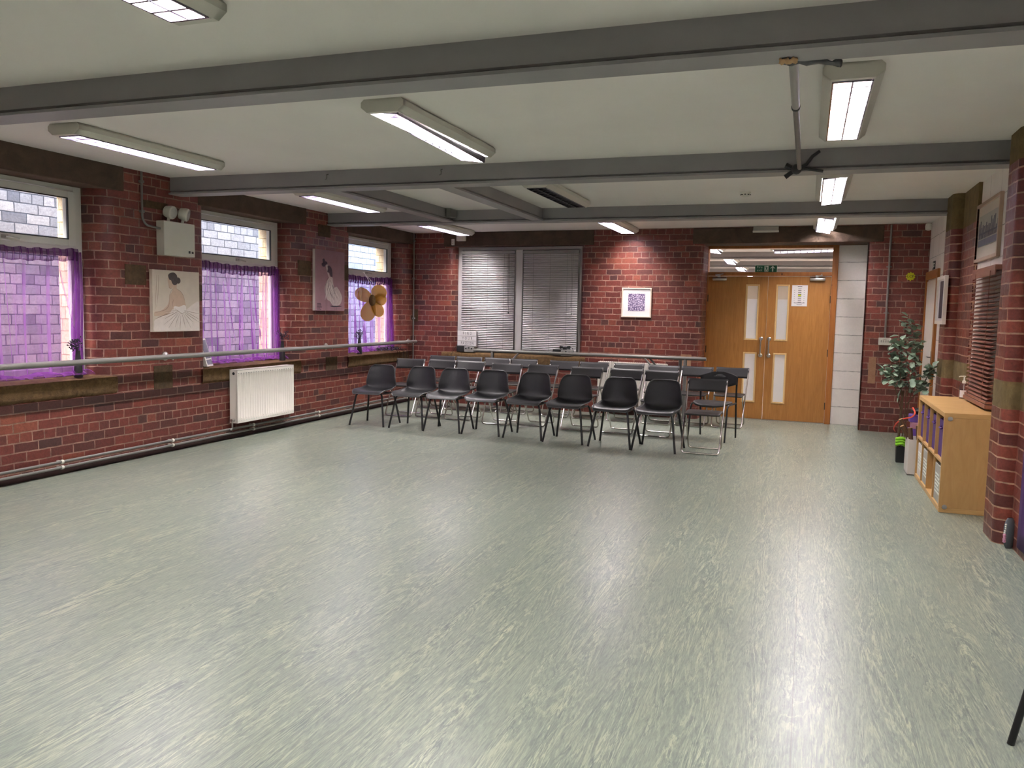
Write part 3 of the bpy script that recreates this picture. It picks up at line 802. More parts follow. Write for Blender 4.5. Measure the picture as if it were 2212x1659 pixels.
# ------------------------------------------------------------------ right wall with brick piers
mb = MB()
def Rp(*pts): return [(-y, x - XR) for x, y in pts]          # plan (x, y) -> local (u, d)
WH = 1
mb.quad((-11.9, 0, 0), (-9.65, 0, 0), (-9.65, 0, 2.79), (-11.9, 0, 2.79), WH, ((-11.9, 0), (-9.65, 0), (-9.65, 2.79), (-11.9, 2.79)))
mb.quad((-8.5, 0, 0), (-6.6, 0, 0), (-6.6, 0, 2.79), (-8.5, 0, 2.79), WH, ((-8.5, 0), (-6.6, 0), (-6.6, 2.79), (-8.5, 2.79)))
mb.quad((-5.5, 0, 0), (3.3, 0, 0), (3.3, 0, 2.79), (-5.5, 0, 2.79), WH, ((-5.5, 0), (3.3, 0), (3.3, 2.79), (-5.5, 2.79)))
def pier(xa, ya0, ya1, xb, yb0, mi_top):
    r = .075
    pts = Rp((XR, ya0), (xa + r, ya0))
    pts += [(-(ya0 - r) - r * math.cos(a), (xa + r - XR) - r * math.sin(a)) for a in [PI / 2 * k / 6 for k in range(7)]]
    pts = Rp((XR, ya0)) + [(-ya0 + r * (1 - math.cos(a)), xa - XR + r * (1 - math.sin(a))) for a in [PI / 2 * k / 6 for k in range(7)]]
    pts += [(-ya1 - r * (1 - math.sin(a)), xa - XR + r * (1 - math.cos(a))) for a in [PI / 2 * k / 6 for k in range(7)]]
    pts += Rp((xb, ya1), (xb, yb0), (XR, yb0))
    for z0, z1, mi in ((0, .915, 0), (.915, 1.10, 2), (1.10, 2.40, 0), (2.40, 2.56, mi_top), (2.56, 2.79, 2)):
        profile(mb, pts, z0, z1, 0.03, mi)
pier(1.30, 9.65, 9.20, 1.40, 8.50, 2)
pier(1.25, 6.60, 6.20, 1.35, 5.50, 0)
o = struct('wall_right', mb, [m_brick_pier, m_block, m_band], 'white painted wall with red brick piers on the right', 'wall')
o.location = (XR, 0, 0); o.rotation_euler = (0, 0, RR)
mb = MB(); mb.box(-6.4, 1.6, -3.3, -3.2, 0, 2.9); struct('wall_front', mb, m_white_wall, 'pale wall behind the camera', 'wall')

# side door in the right wall
root = bpy.data.objects.new('door_2', None); C.objects.link(root); root.location = RW(11.28, 0); root.rotation_euler = (0, 0, RR); root['kind'] = 'structure'
tag(root, 'white door in an orange pine frame at the far end of the right wall', 'door')
mb = MB(); mb.box(-.54, -.44, -.03, .0, 0, 2.10); mb.box(.44, .54, -.03, .0, 0, 2.10); mb.box(-.44, .44, -.03, .0, 2.0, 2.10)
obj('door_frame', mb, m_pine, root, bevel=.004)
mb = MB(); mb.box(-.43, .40, -.012, -.002, .01, 1.98); lf = obj('door_leaf', mb, m_whitepaint, root)
mb = MB(); mb.box(.35, .375, -.025, -.012, .95, 1.12); mb.tube([(.36, -.02, 1.05), (.36, -.05, 1.05), (.25, -.05, 1.05)], .009, 8); obj('handle', mb, m_steel, lf)
mb = MB(); mb.box(-.1, .1, -.006, -.001, 0, .1, 0); mb.box(-.08, -.02, -.008, -.005, .015, .085, 1); mb.box(.0, .075, -.008, -.005, .06, .075, 1); mb.box(.0, .06, -.008, -.005, .03, .045, 1)
o = tag(obj('door_sign', mb, [m_ink, m_signwhite]), 'small black and white sign above the side door', 'sign'); o.location = RW(11.28, 2.115); o.rotation_euler = (0, 0, RR)

# ------------------------------------------------------------------ ceiling lights
def make_light(label, x, y, zc):
    t = thing('ceiling_light', label, 'light', (x, y, zc), 0, 'louvred fluorescent ceiling lights')
    L = .77; mb = MB()
    sec = [(.125, 0), (.145, -.018), (.145, -.048), (.104, -.080)]
    # housing: hollow tray, end caps
    A = [(-L + .0, 1), (L, 1)]
    for sx in (-1, 1):
        for (xa, za), (xb, zb) in zip(sec, sec[1:]):
            q = [(sx * xa, -L, za), (sx * xb, -L, zb), (sx * xb, L, zb), (sx * xa, L, za)]
            mb.quad(*(q if sx > 0 else q[::-1]), 0, None, True)
        q = [(sx * .104, -L, -.08), (sx * .098, -L, -.08), (sx * .098, L, -.08), (sx * .104, L, -.08)]
        mb.quad(*(q if sx < 0 else q[::-1]))
        q = [(sx * .098, -L, -.08), (sx * .098, L, -.08), (sx * .098, L, -.012), (sx * .098, -L, -.012)]
        mb.quad(*(q if sx > 0 else q[::-1]))
    mb.box(-.098, .098, -L, L, -.012, 0)
    for sy in (-1, 1):
        prof = [(-.104, -.08), (.104, -.08), (.145, -.048), (.145, -.018), (.125, 0), (-.125, 0), (-.145, -.018), (-.145, -.048)]
        mb.prism(prof, 'y', min(sy * .735, sy * L), max(sy * .735, sy * L))
    obj('housing', mb, m_lamp_body, t, angle=20)
    mb = MB(); n = 13
    for k in range(n + 1):
        y_ = -.715 + 1.43 * k / n
        mb.prism([(y_ - .0065, -.084), (y_ + .0065, -.084), (y_ + .0015, -.044), (y_ - .0015, -.044)], 'x', -.094, .094)
    for x_ in (-.094, 0, .094): mb.box(x_ - .004, x_ + .004, -.716, .716, -.086, -.042)
    obj('louvre', mb, m_alu, t)
    mb = MB()
    for x_ in (-.048, .048): mb.lathe([(.016, -.66), (.018, -.65), (.018, .65), (.016, .66)], 12, (x_, 0, -.030), 0, 'y')
    obj('tube', mb, m_tube, t)
    return t
ORDN = ['nearest', 'second', 'third', 'farthest']
XS = (-5.035, -2.485, .155)
BAY = {1: (2.14, 2.765), 2: (5.265, 2.765), 3: (8.22, 2.748), 4: (11.02, 2.728)}
lab = {(1, 1): 'lit louvred strip light cut off by the top left edge of the photo', (1, 0): 'lit louvred strip light out of view over the nearest window', (1, 2): 'lit louvred strip light out of view above the camera on the right',
       (2, 0): 'lit louvred strip light near the left wall between first and second beams', (2, 1): 'lit louvred strip light with its louvre hanging open at the far end',
       (2, 2): 'brightest lit strip light, hanging beside the taped pole', (3, 0): 'lit strip light just behind the second beam, nearest the left wall',
       (3, 1): 'unlit louvred strip light with a dark grille beyond the second beam', (3, 2): 'lit strip light behind second beam with a sagging louvre, in line with the doors',
       (4, 0): 'lit strip light in the far left corner, above the wall sounder', (4, 1): 'lit strip light near the back wall, above and left of the framed print', (4, 2): 'smallest lit strip light, over the double doors'}
first = make_light(lab[(2, 1)], XS[1], BAY[2][0], BAY[2][1])
LIGHTS = {(2, 1): first}
for b in (1, 2, 3, 4):
    for k in (0, 1, 2):
        if (b, k) == (2, 1): continue
        LIGHTS[(b, k)] = dup(first, (XS[k], BAY[b][0], BAY[b][1]), 0, lab[(b, k)])
def child(root, nm): return [c for c in root.children if c.name.split('.')[0] == nm][0]
lv = child(first, 'louvre'); lv.rotation_euler = (math.radians(-1.6), math.radians(7), 0); lv.location = (-.006, 0, -.012)
lv = child(LIGHTS[(3, 2)], 'louvre'); lv.rotation_euler = (math.radians(-1.4), math.radians(-5), 0); lv.location = (.0, 0, -.014)
lv = child(LIGHTS[(4, 2)], 'louvre'); lv.rotation_euler = (math.radians(-1.0), math.radians(9), 0); lv.location = (-.01, 0, -.014)
off = child(LIGHTS[(3, 1)], 'tube'); off.material_slots[0].link = 'OBJECT'; off.material_slots[0].material = m_tube_off
dup(first, (-2.4, -1.0, 2.765), 0, 'lit louvred strip light behind the camera, out of view')
dup(first, (.9, 17.9, 2.73), 0, 'lit strip light in the next room seen through the fanlight, nearer one')
dup(first, (.9, 21.0, 2.73), 0, 'lit strip light in the next room seen through the fanlight, farther one')
dup(first, (.1, 15.2, 2.73), PI / 2, 'lit strip light lying crossways in the next room, top right of the fanlight')
for k_, (x_, y_) in enumerate(((-1.6, 14.6), (-1.6, 17.9), (-1.6, 20.8), (-1.6, 24.0), (.9, 24.2))):  # extra lamps added to brighten the room behind the fanlight
    dup(first, (x_, y_, 2.73), 0, 'strip light added to brighten the next room, %s of its left hand row' % ORDN[k_] if k_ < 4 else 'strip light added to brighten the far end of the next room')

# ------------------------------------------------------------------ chairs
def make_shell_chair(label, loc, rz):
    t = thing('shell_chair', label, 'chair', loc, rz, 'shell chairs in the front row')
    path = [(-.245, .412, .185), (-.225, .432, .207), (-.16, .440, .222), (-.06, .432, .226), (.04, .426, .222), (.115, .434, .215), (.165, .462, .212), (.190, .51, .214), (.205, .57, .208), (.222, .64, .196), (.238, .70, .180), (.247, .735, .160), (.250, .757, .125)]
    def pt(v):
        k = min(len(path) - 2, int(v * (len(path) - 1))); q = v * (len(path) - 1) - k
        g = lambda i: path[max(0, min(len(path) - 1, i))]
        p0, p1, p2, p3 = g(k - 1), g(k), g(k + 1), g(k + 2)
        return [.5 * (2 * b + (c - a) * q + (2 * a - 5 * b + 4 * c - d) * q * q + (3 * b - a - 3 * c + d) * q ** 3) for a, b, c, d in zip(p0, p1, p2, p3)]
    def sh(u, v):
        y, z, w = pt(v); s = 2 * u - 1; s = math.copysign(abs(s) ** .85, s)
        seat = max(0.0, min(1.0, (.62 - v) / .2)); back = max(0.0, min(1.0, (v - .5) / .15))
        front = max(0, min(1, (v - .04) / .34))
        lift = (.048 * front) * seat * abs(s) ** 2.6
        fwd = .050 * back * s * s * (1 - .4 * max(0, (v - .8) / .2))
        return (s * w, y - fwd, z + lift)
    mb = MB(); g = mb.grid(20, 30, sh)
    obj('seat_shell', mb, m_black_plastic, t, solid=.007, angle=80)
    mb = MB()
    edge = [sh(0, k / 30) for k in range(31)] + [sh(k / 20, 1) for k in range(1, 21)] + [sh(1, 1 - k / 30) for k in range(1, 31)] + [sh(1 - k / 20, 0) for k in range(1, 20)]
    mb.tube(edge, .0062, 6, 0, True)
    obj('rim', mb, m_rim, t)
    mb = MB()
    for sx in (-1, 1): mb.tube([(sx * .17, -.16, .408), (sx * .165, .15, .408)], .010, 8)
    for y in (-.14, .12): mb.tube([(-.17, y, .408), (.17, y, .408)], .009, 8)
    obj('seat_frame', mb, m_black_metal, t)
    for sx, sy in ((-1, -1), (1, -1), (-1, 1), (1, 1)):
        mb = MB(); mb.tube([(sx * .165, sy * .14 + (.01 if sy > 0 else -.01), .412), (sx * .185, sy * .165, .38), (sx * .243, sy * .235, .0)], .0125, 10)
        obj('leg', mb, m_black_metal, t)
    return t
ORD = ['leftmost', 'second', 'third', 'fourth', 'fifth', 'sixth', 'seventh', 'rightmost']
SH = [(-5.235, 9.34, 1), (-4.66, 9.34, -3), (-4.165, 9.29, 1), (-3.645, 9.285, 0), (-3.085, 9.235, -2), (-2.56, 9.155, -4), (-2.005, 9.09, -3), (-1.50, 9.04, -4)]
def shl(k): return ('black plastic shell chair, %s of the front row' % ORD[k]) + (' beside the radiator' if k == 0 else ' beside the folding chair' if k == 7 else ' from the left')
sc = make_shell_chair(shl(0), (SH[0][0], SH[0][1], 0), math.radians(SH[0][2]))
for k in range(1, 8): dup(sc, (SH[k][0], SH[k][1], 0), math.radians(SH[k][2]), shl(k))
a = math.radians(-28)
ex = dup(sc, (.753 - (-.243 * math.cos(a) - -.235 * math.sin(a)), 3.231 - (-.243 * math.sin(a) + -.235 * math.cos(a)), 0), a, 'black chair at the right edge of the photo showing little more than one leg')
del ex['group']

def make_folding_chair(label, loc, rz, group):
    t = thing('folding_chair', label, 'chair', loc, rz, group)
    mb = MB()
    pts = [(-.212, .205, .775), (-.212, .195, .74), (-.20, -.19, .075), (-.195, -.225, .011), (.195, -.225, .011), (.20, -.19, .075), (.212, .195, .74), (.212, .205, .775)]
    mb.tube(fillet(pts, .07, 5), .0095, 9); obj('front_frame', mb, m_chrome, t)
    mb = MB()
    pts = [(-.182, -.10, .425), (-.182, -.06, .36), (-.185, .15, .08), (-.18, .175, .011), (.18, .175, .011), (.185, .15, .08), (.182, -.06, .36), (.182, -.10, .425)]
    mb.tube(fillet(pts, .06, 5), .0085, 9); obj('rear_frame', mb, m_chrome, t)
    mb = MB()
    def seat(u, v):
        s = 2 * u - 1; y = -.19 + .345 * v
        w = .192 * (1 - .03 * (1 - v))
        c = .03 * max(0, abs(s) - .85) / .15
        return (s * w, y + (c if v < .5 else -c) * (1 if v in (0, 1) else 0), .437 - .010 * (1 - s * s) * math.sin(PI * v) - .012 * (1 - v) ** 6)
    mb.grid(14, 12, seat); obj('seat', mb, m_brown_plastic, t, solid=.016)
    mb = MB()
    def back(u, v):
        s = 2 * u - 1; z = .652 + .132 * v
        return (s * .219, .152 + (z - .652) * .42 + .030 * (1 - s * s), z + .006 * s * s * (1 if v > .9 else 0))
    mb.grid(16, 5, back); obj('backrest', mb, m_black_plastic2, t, solid=.014)
    return t
M2 = [(-5.335, 10.37, 3), (-4.88, 10.42, -4), (-4.42, 10.38, -2), (-3.81, 10.22, 2), (-3.335, 10.30, -3), (-2.695, 10.18, -3), (-2.165, 10.17, -3), (-1.70, 10.13, -2)]
M3 = [(-5.32, 11.37, -4), (-4.865, 11.36, -4), (-4.415, 11.38, -6), (-3.98, 11.38, -3), (-3.33, 11.33, -1), (-2.875, 11.32, -1), (-2.37, 11.29, -3), (-1.87, 11.25, -4), (-1.415, 11.26, -5), (-.945, 11.36, -3)]
g2, g3 = 'folding chairs in the middle row', 'folding chairs in the back row'
W2 = ['leftmost', 'second', 'third', 'fourth', 'fifth', 'sixth', 'seventh', 'eighth and last']
W3 = ['leftmost', 'second', 'third', 'fourth', 'fifth', 'sixth', 'seventh', 'eighth', 'ninth', 'rightmost']
fc = make_folding_chair('black folding chair with chrome frame standing alone at the right end of the front row', (-1.02, 9.11, 0), math.radians(-1), 'folding chair in the front row'); del fc['group']
for k, (x, y, r) in enumerate(M2):
    o = dup(fc, (x, y, 0), math.radians(r), 'black folding chair, %s of the middle row counted from the left wall' % W2[k]); o['group'] = g2
for k, (x, y, r) in enumerate(M3):
    o = dup(fc, (x, y, 0), math.radians(r), 'black folding chair, %s of the back row %s' % (W3[k], 'in front of the double doors' if k == 9 else 'along the barre')); o['group'] = g3

t = thing('stacking_chair', 'black chair with arched back and hand hole behind the front folding chair', 'chair', (-1.03, 10.13, 0), math.radians(-10.5))
mb = MB()
def cseat(u, v):
    a = 2 * PI * u; k = v
    x = .225 * math.copysign(abs(math.cos(a)) ** .7, math.cos(a)) * k; y = -.02 + .205 * math.copysign(abs(math.sin(a)) ** .8, math.sin(a)) * k
    return (x, y, .448 - .012 * (1 - (x / .225) ** 2) * (1 - v * .2) - (.018 * max(0, -y / .2) ** 3))
mb.grid(36, 6, cseat, 0, True, True); obj('seat', mb, m_black_plastic2, t, solid=.022)
mb = MB(); N = 48
def cout(k):
    a = 2 * PI * k / N; c, s = math.cos(a), math.sin(a)
    x = .225 * math.copysign(min(1, abs(c) * 1.25), c)
    z = .715 + (.045 if s > 0 else .05) * math.copysign(min(1, abs(s) * 1.6), s) + (.048 if s > 0 else -.05) * (1 - (x / .225) ** 2) * min(1, abs(s) * 3)
    return x, z
def chole(k):
    a = 2 * PI * k / N; c, s = math.cos(a), math.sin(a); return .048 * c, .757 + (.018 * s if s > 0 else .004 * s)
def cback(p): return (p[0], .235 - .05 * (p[0] / .225) ** 2 + (p[1] - .66) * .15, p[1])
nr = 5
ring = []
for j in range(nr + 1):
    q = j / nr; ring.append([mb.v(cback(((1 - q) * chole(k)[0] + q * cout(k)[0], (1 - q) * chole(k)[1] + q * cout(k)[1]))) for k in range(N)])
for a_, b_ in zip(ring, ring[1:]):
    for k in range(N): mb.f((a_[k], a_[(k + 1) % N], b_[(k + 1) % N], b_[k]), 0, True)
obj('backrest', mb, m_black_plastic, t, solid=.014)
for sx in (-1, 1):
    mb = MB(); mb.tube([(sx * .222, .185 + .06, 0), (sx * .222, .20, .45), (sx * .222, .20, .60), (sx * .222, .205, .75)], .011, 9); obj('rear_leg', mb, m_black_metal, t)
    mb = MB(); mb.tube(fillet([(sx * .222, .20, .43), (sx * .222, -.17, .43), (sx * .224, -.25, 0)], .06), .011, 9); obj('front_leg', mb, m_black_metal, t)

# ------------------------------------------------------------------ things on the left wall
t = thing('radiator', 'white ribbed panel radiator under the middle left window', 'radiator', LW(8.065, .18), RL)
mb = MB(); w, hh = .535, .60
nr = 24
def rib(u, v):
    x = -w + 2 * w * u
    q = (u * nr) % 1; e = min(1, min(v, 1 - v) / .085); e = 1 if .085 < v < .915 else 0
    return (x, -.125 + (.010 * (.5 - .5 * math.cos(2 * PI * q)) if e else .0), hh * v)
vs_ = [0, .08, .09, .91, .92, 1]
g = [[mb.v(rib(i / (nr * 6), v)) for i in range(nr * 6 + 1)] for v in vs_]
for j in range(5):
    for i in range(nr * 6): mb.f((g[j][i], g[j][i + 1], g[j + 1][i + 1], g[j + 1][i]), 0, True)
mb.box(-w, w, -.115, -.11, 0, hh)
obj('front_panel', mb, m_whitepaint, t, angle=50)
mb = MB()
for k in range(nr):
    x = -w + 2 * w * (k + .5) / nr
    mb.box(x - .009, x + .009, -.1265, -.124, hh - .042, hh - .034, 0); mb.box(x - .009, x + .009, -.1265, -.124, .022, .030, 1)
obj('slot', mb, [m_grey_plastic, m_signwhite], t)
mb = MB(); mb.box(-w, -w + .004, -.125, -.03, 0, hh); mb.box(w - .004, w, -.125, -.03, 0, hh); mb.box(-w, w, -.03, -.02, 0, hh)
obj('side_panel', mb, m_whitepaint, t)
mb = MB()
for k in range(40):
    x = -w + .02 + (2 * w - .04) * k / 39; mb.box(x - .004, x + .004, -.12, -.03, hh - .004, hh + .003)
mb.box(-w, w, -.125, -.117, hh - .005, hh + .004); mb.box(-w, w, -.035, -.02, hh - .005, hh + .004)
obj('top_grille', mb, m_whitepaint, t)
mb = MB(); mb.tube(fillet([(-w - .03, -.075, .03), (-w - .03, -.075, -.06), (-w - .055, -.07, -.075)], .03), .009, 8); mb.lathe([(.016, -w - .045), (.018, -w - .03), (.018, -w)], 12, (0, -.075, .035), 0, 'x')
obj('valve', mb, m_steel, t)
mb = MB(); mb.lathe([(.016, -w - .004), (.016, -w)], 12, (0, -.075, hh - .04), 0, 'x'); obj('blanking_plug', mb, m_gasket, t)
mb = MB(); mb.tube(fillet([(w - .02, -.075, 0), (w - .02, -.075, -.05), (w - .10, -.06, -.065)], .03), .008, 8); obj('tail_pipe', mb, m_greypipe, t)

for z, which in ((.117, 'upper'), (.068, 'lower')):
    t = thing('heating_pipe', '%s of the two grey heating pipes along the foot of the left wall' % which, 'pipe', LW(4.5, z, -.055), RL, 'heating pipes on the left wall')
    mb = MB(); mb.tube([(-7.6, 0, 0), (7.5, 0, 0)], .0125, 10); obj('pipe', mb, m_greypipe, t)
    for y in (2.6, 3.95, 5.28, 6.60, 7.90, 9.26, 10.55, 11.8):
        mb = MB(); mb.lathe([(.018, -.012), (.019, -.006), (.019, .006), (.018, .012)], 12, (y - 4.5, 0, 0), 0, 'x'); mb.box(y - 4.508, y - 4.492, .01, .055, -.01, .01); obj('clip', mb, m_white_plastic, t)

t = thing('ballet_barre', 'long grey wall mounted barre running below the left windows', 'barre', LW(4.5, .977, -.12), RL)
mb = MB(); mb.tube([(-7.6, 0, 0), (7.45, 0, 0)], .025, 14); mb.lathe([(.025, 7.45), (.024, 7.475), (.014, 7.495), (.003, 7.5)], 14, (0, 0, 0), 0, 'x'); obj('rail', mb, m_greypipe, t)
for y in (.7, 3.63, 6.57, 9.505, 11.92):
    mb = MB(); mb.lathe([(.045, .118), (.045, .108), (.02, .10), (.012, .09)], 16, (y - 4.5, 0, 0), 0, 'y'); mb.tube([(y - 4.5, .1, 0), (y - 4.5, .05, -.01), (y - 4.5, .01, -.03)], .011, 8); obj('bracket', mb, m_steel, t)

t = thing('emergency_light', 'white emergency light box with twin spotlights on the left brick wall', 'light', LW(6.69, 1.985), RL)
mb = MB(); mb.box(-.205, .225, -.10, 0, 0, .335); b_ = obj('battery_box', mb, m_white_plastic, t, bevel=.006)
mb = MB(); mb.box(.13, .155, -.102, -.099, .035, .06); mb.box(.175, .2, -.102, -.099, .035, .055); obj('indicator', mb, m_gasket, b_)
for x, rz in ((-.07, .15), (.13, .5)):
    mb = MB(); mb.lathe([(.034, .055), (.054, .042), (.066, -.01), (.066, -.035), (.058, -.045)], 18, (0, 0, 0), 0, 'y'); o = obj('spotlight', mb, m_white_plastic, t); o.location = (x, -.05, .43); o.rotation_euler = (math.radians(12), 0, rz)
    mb = MB(); mb.lathe([(.054, -.045), (.044, -.05), (.02, -.053)], 18, (0, 0, 0), 0, 'y'); obj('lens', mb, m_clearplastic, o)
    mb = MB(); mb.tube([(0, .0, -.10), (0, 0, -.06)], .015, 8); obj('stem', mb, m_white_plastic, o)
mb = MB(); mb.tube(fillet([(-.40, -.018, .775), (-.40, -.018, .33), (-.36, -.03, .27), (-.20, -.05, .255)], .09, 6), .011, 10)
for z in (.68, .40): mb.box(-.42, -.38, -.032, 0, z - .012, z + .012)
obj('conduit', mb, m_greypipe, t)

# canvas prints
def canvas_map(x0, x1, y0, y1, w, h): return lambda x, y: ((x - x0) / (x1 - x0) * w, (y1 - y) / (y1 - y0) * h)
w, hh = .655, .612
q = canvas_map(140, 1165, 135, 1500, w, hh)
mb = MB(); mb.box(0, w, -.038, 0, 0, hh, 0)
def P(pts, n=5): return [(min(w - .006, max(.006, a)), min(hh - .006, max(.006, b))) for a, b in smooth_poly([q(*p) for p in pts], n)]
def layer(pts, mi, y, n=5): mb.poly(P(pts, n), 'y', y, mi)
layer([(175, 1240), (330, 1150), (450, 1060), (545, 1010), (640, 1000), (760, 1090), (860, 1000), (950, 930), (1040, 860), (1150, 830), (1155, 1200), (1155, 1485), (700, 1490), (180, 1490), (165, 1350)], 3, -.0386)
layer([(470, 290), (458, 350), (475, 440), (490, 520), (530, 535), (555, 510), (570, 440), (540, 330), (510, 280)], 1, -.0388)
layer([(560, 420), (650, 430), (655, 530), (730, 590), (790, 690), (825, 790), (850, 920), (850, 1010), (800, 1080), (755, 1090), (690, 1040), (600, 990), (540, 1010), (500, 1080), (380, 1130), (200, 1155), (165, 1140), (180, 1060), (300, 1040), (430, 930), (480, 820), (495, 690), (545, 610), (560, 540)], 1, -.0388)
layer([(600, 930), (700, 940), (800, 900), (850, 930), (850, 1030), (800, 1085), (755, 1090), (680, 1035), (580, 990)], 4, -.0391)
layer([(470, 270), (480, 220), (530, 185), (600, 178), (655, 225), (670, 300), (668, 380), (660, 430), (600, 455), (555, 420), (530, 350), (500, 345)], 2, -.0392)
layer([(640, 330), (660, 285), (705, 285), (735, 330), (730, 390), (690, 420), (655, 395)], 2, -.0393)
for k in range(26):
    a = math.radians(8 + 164 * k / 25 + R.uniform(-2, 2)); l0 = R.uniform(60, 190); l1 = R.uniform(300, 620)
    cx, cy = 740, 1010
    p0 = (cx + l0 * math.cos(a), cy + l0 * .8 * math.sin(a)); p1 = (min(1150, max(175, cx + l1 * math.cos(a))), min(1480, cy + l1 * .8 * math.sin(a)))
    mb.ribbon([q(*p0), q((p0[0] + p1[0]) / 2 + R.uniform(-12, 12), (p0[1] + p1[1]) / 2), q(*p1)], R.uniform(.0012, .0032), -.0396, 5 if k % 2 else 4)
for pts in ([(655, 540), (740, 600), (800, 700), (825, 800)], [(560, 540), (500, 660), (485, 800), (470, 920), (400, 1010), (250, 1060), (180, 1080)], [(585, 770), (560, 850), (545, 960)], [(600, 985), (680, 1040), (760, 1095), (850, 1030)], [(230, 250), (210, 600), (190, 1000)], [(270, 250), (255, 600), (215, 960)], [(180, 1220), (330, 1150), (470, 1070)], [(480, 430), (490, 520), (540, 535)]):
    mb.ribbon(smooth_poly([q(*p) for p in pts], 5, False), .0022, -.0397, 5)
for k in range(6): mb.ribbon([q(830 + 20 * (k % 3), 240 + 80 * k), q(1120, 250 + 80 * k)], .0012, -.0396, 0)
o = tag(obj('canvas_print', mb, [m_canvas, m_skin, m_hair, m_tutu, m_sketchlight, m_sketch]), 'cream canvas print of a seated ballerina seen from behind, between the two nearest windows', 'painting'); o.location = LW(6.375, 1.225, -.008); o.rotation_euler = (0, 0, RL)

w, hh = .715, .80
q = canvas_map(185, 712, 140, 1390, w, hh)
mb = MB(); mb.box(0, w, -.04, 0, 0, hh, 0)
mb.quad((-.0005, -.04, 0), (-.0005, -.04, hh), (-.0005, 0, hh), (-.0005, 0, 0), 3)
layer([(440, 690), (490, 700), (500, 800), (520, 900), (560, 880), (600, 930), (640, 1010), (665, 1110), (640, 1230), (590, 1275), (500, 1280), (450, 1200), (390, 1150), (355, 1020), (350, 900), (380, 790)], 1, -.0406)
layer([(310, 340), (340, 320), (360, 370), (390, 380), (395, 430), (370, 440), (350, 480), (310, 480), (295, 430), (318, 400)], 2, -.0408)
layer([(400, 470), (430, 450), (470, 500), (485, 580), (485, 680), (450, 660), (430, 600), (395, 590), (405, 520)], 2, -.0408)
layer([(365, 450), (400, 430), (410, 470), (400, 560), (425, 620), (440, 690), (420, 690), (385, 560)], 1, -.0407)
layer([(450, 1285), (640, 1285), (640, 1300), (500, 1310)], 2, -.0408)
for k in range(22):
    x0 = R.uniform(400, 490); x1 = x0 + R.uniform(-60, 140)
    y0 = R.uniform(700, 860); y1 = R.uniform(1000, 1260)
    mb.ribbon(smooth_poly([q(x0, y0), q((x0 + x1) / 2 + R.uniform(-30, 20), (y0 + y1) / 2), q(x1, y1)], 4, False), R.uniform(.002, .004), -.041, 3 if k % 3 else 2)
for k in range(6): mb.ribbon([q(215, 1240 + 24 * k), q(215 + R.uniform(50, 95), 1242 + 24 * k)], .004, -.0406, 2)
for x in (370, 390, 480, 520, 560): mb.ribbon([q(x, R.uniform(1000, 1290)), q(x, 1385)], .0015, -.0405, 2)
o = tag(obj('canvas_print', mb, [m_pinkcanvas, m_palepaint, m_darkpaint, m_sketchlight]), 'mauve canvas print of a dancer in a pale gown, left of the gold flower', 'painting'); o.location = LW(9.19, 1.455, -.008); o.rotation_euler = (0, 0, RL)

def berry_vase(u, d, label, seed, tilt=0.0):
    rr = random.Random(seed)
    t = thing('berry_vase', label, 'vase', LW(u, ST + .004, d), RL, 'black vases of berries on the left window sills')
    mb = MB(); mb.lathe([(.036, 0), (.038, .01), (.034, .08), (.024, .17), (.019, .235), (.0195, .24)], 14, (0, 0, 0)); obj('vase', mb, m_dark, t)
    mb = MB(); st = MB()
    for k in range(13):
        a = rr.uniform(0, 6.28); rad = rr.uniform(.02, .085); h_ = rr.uniform(.28, .37)
        tip = (rad * math.cos(a) + tilt * .1, rad * math.sin(a) * .7, h_)
        st.tube([(0, 0, .2), (tip[0] * .35, tip[1] * .35, .26), tip], .0016, 5)
        for j in range(6):
            mb.ball((tip[0] + rr.uniform(-.022, .022), tip[1] + rr.uniform(-.02, .02), tip[2] + rr.uniform(-.05, .015)), rr.uniform(.005, .0085), 6, 4)
    obj('stems', st, m_berry, t); obj('berries', mb, m_berry, t)
berry_vase(5.59, .07, 'black vase of dark berries on the sill of the window nearest the camera', 1)
berry_vase(8.64, .07, 'black vase of dark berries at the right end of the sill above the radiator', 2, .3)
berry_vase(10.50, .06, 'black vase of dark berries on the sill below the gold flower', 5)

t = thing('photo_frame', 'white framed panel leaning in the left corner of the sill above the radiator', 'frame', LW(7.33, ST + .004, .07), RL + math.radians(22))
mb = MB(); wv, hv = .20, .315
def lean(p): return (p[0], p[1] + p[2] * .28, p[2] * .96)
b0 = MB(); b0.box(-wv / 2, wv / 2, 0, .045, 0, hv, 0); mb.add(b0, lean); obj('frame', mb, m_white_plastic, t, bevel=.004)
mb = MB(); b0 = MB(); b0.box(-wv / 2 + .02, wv / 2 - .02, -.002, 0, .09, hv - .02, 0); b0.box(-wv / 2 + .02, wv / 2 - .02, -.002, 0, .02, .075, 0); mb.add(b0, lean); obj('picture', mb, m_bluegrey, t)
mb = MB(); mb.box(-.06, .06, .07, .10, 0, .09); obj('stand', mb, m_dark, t)

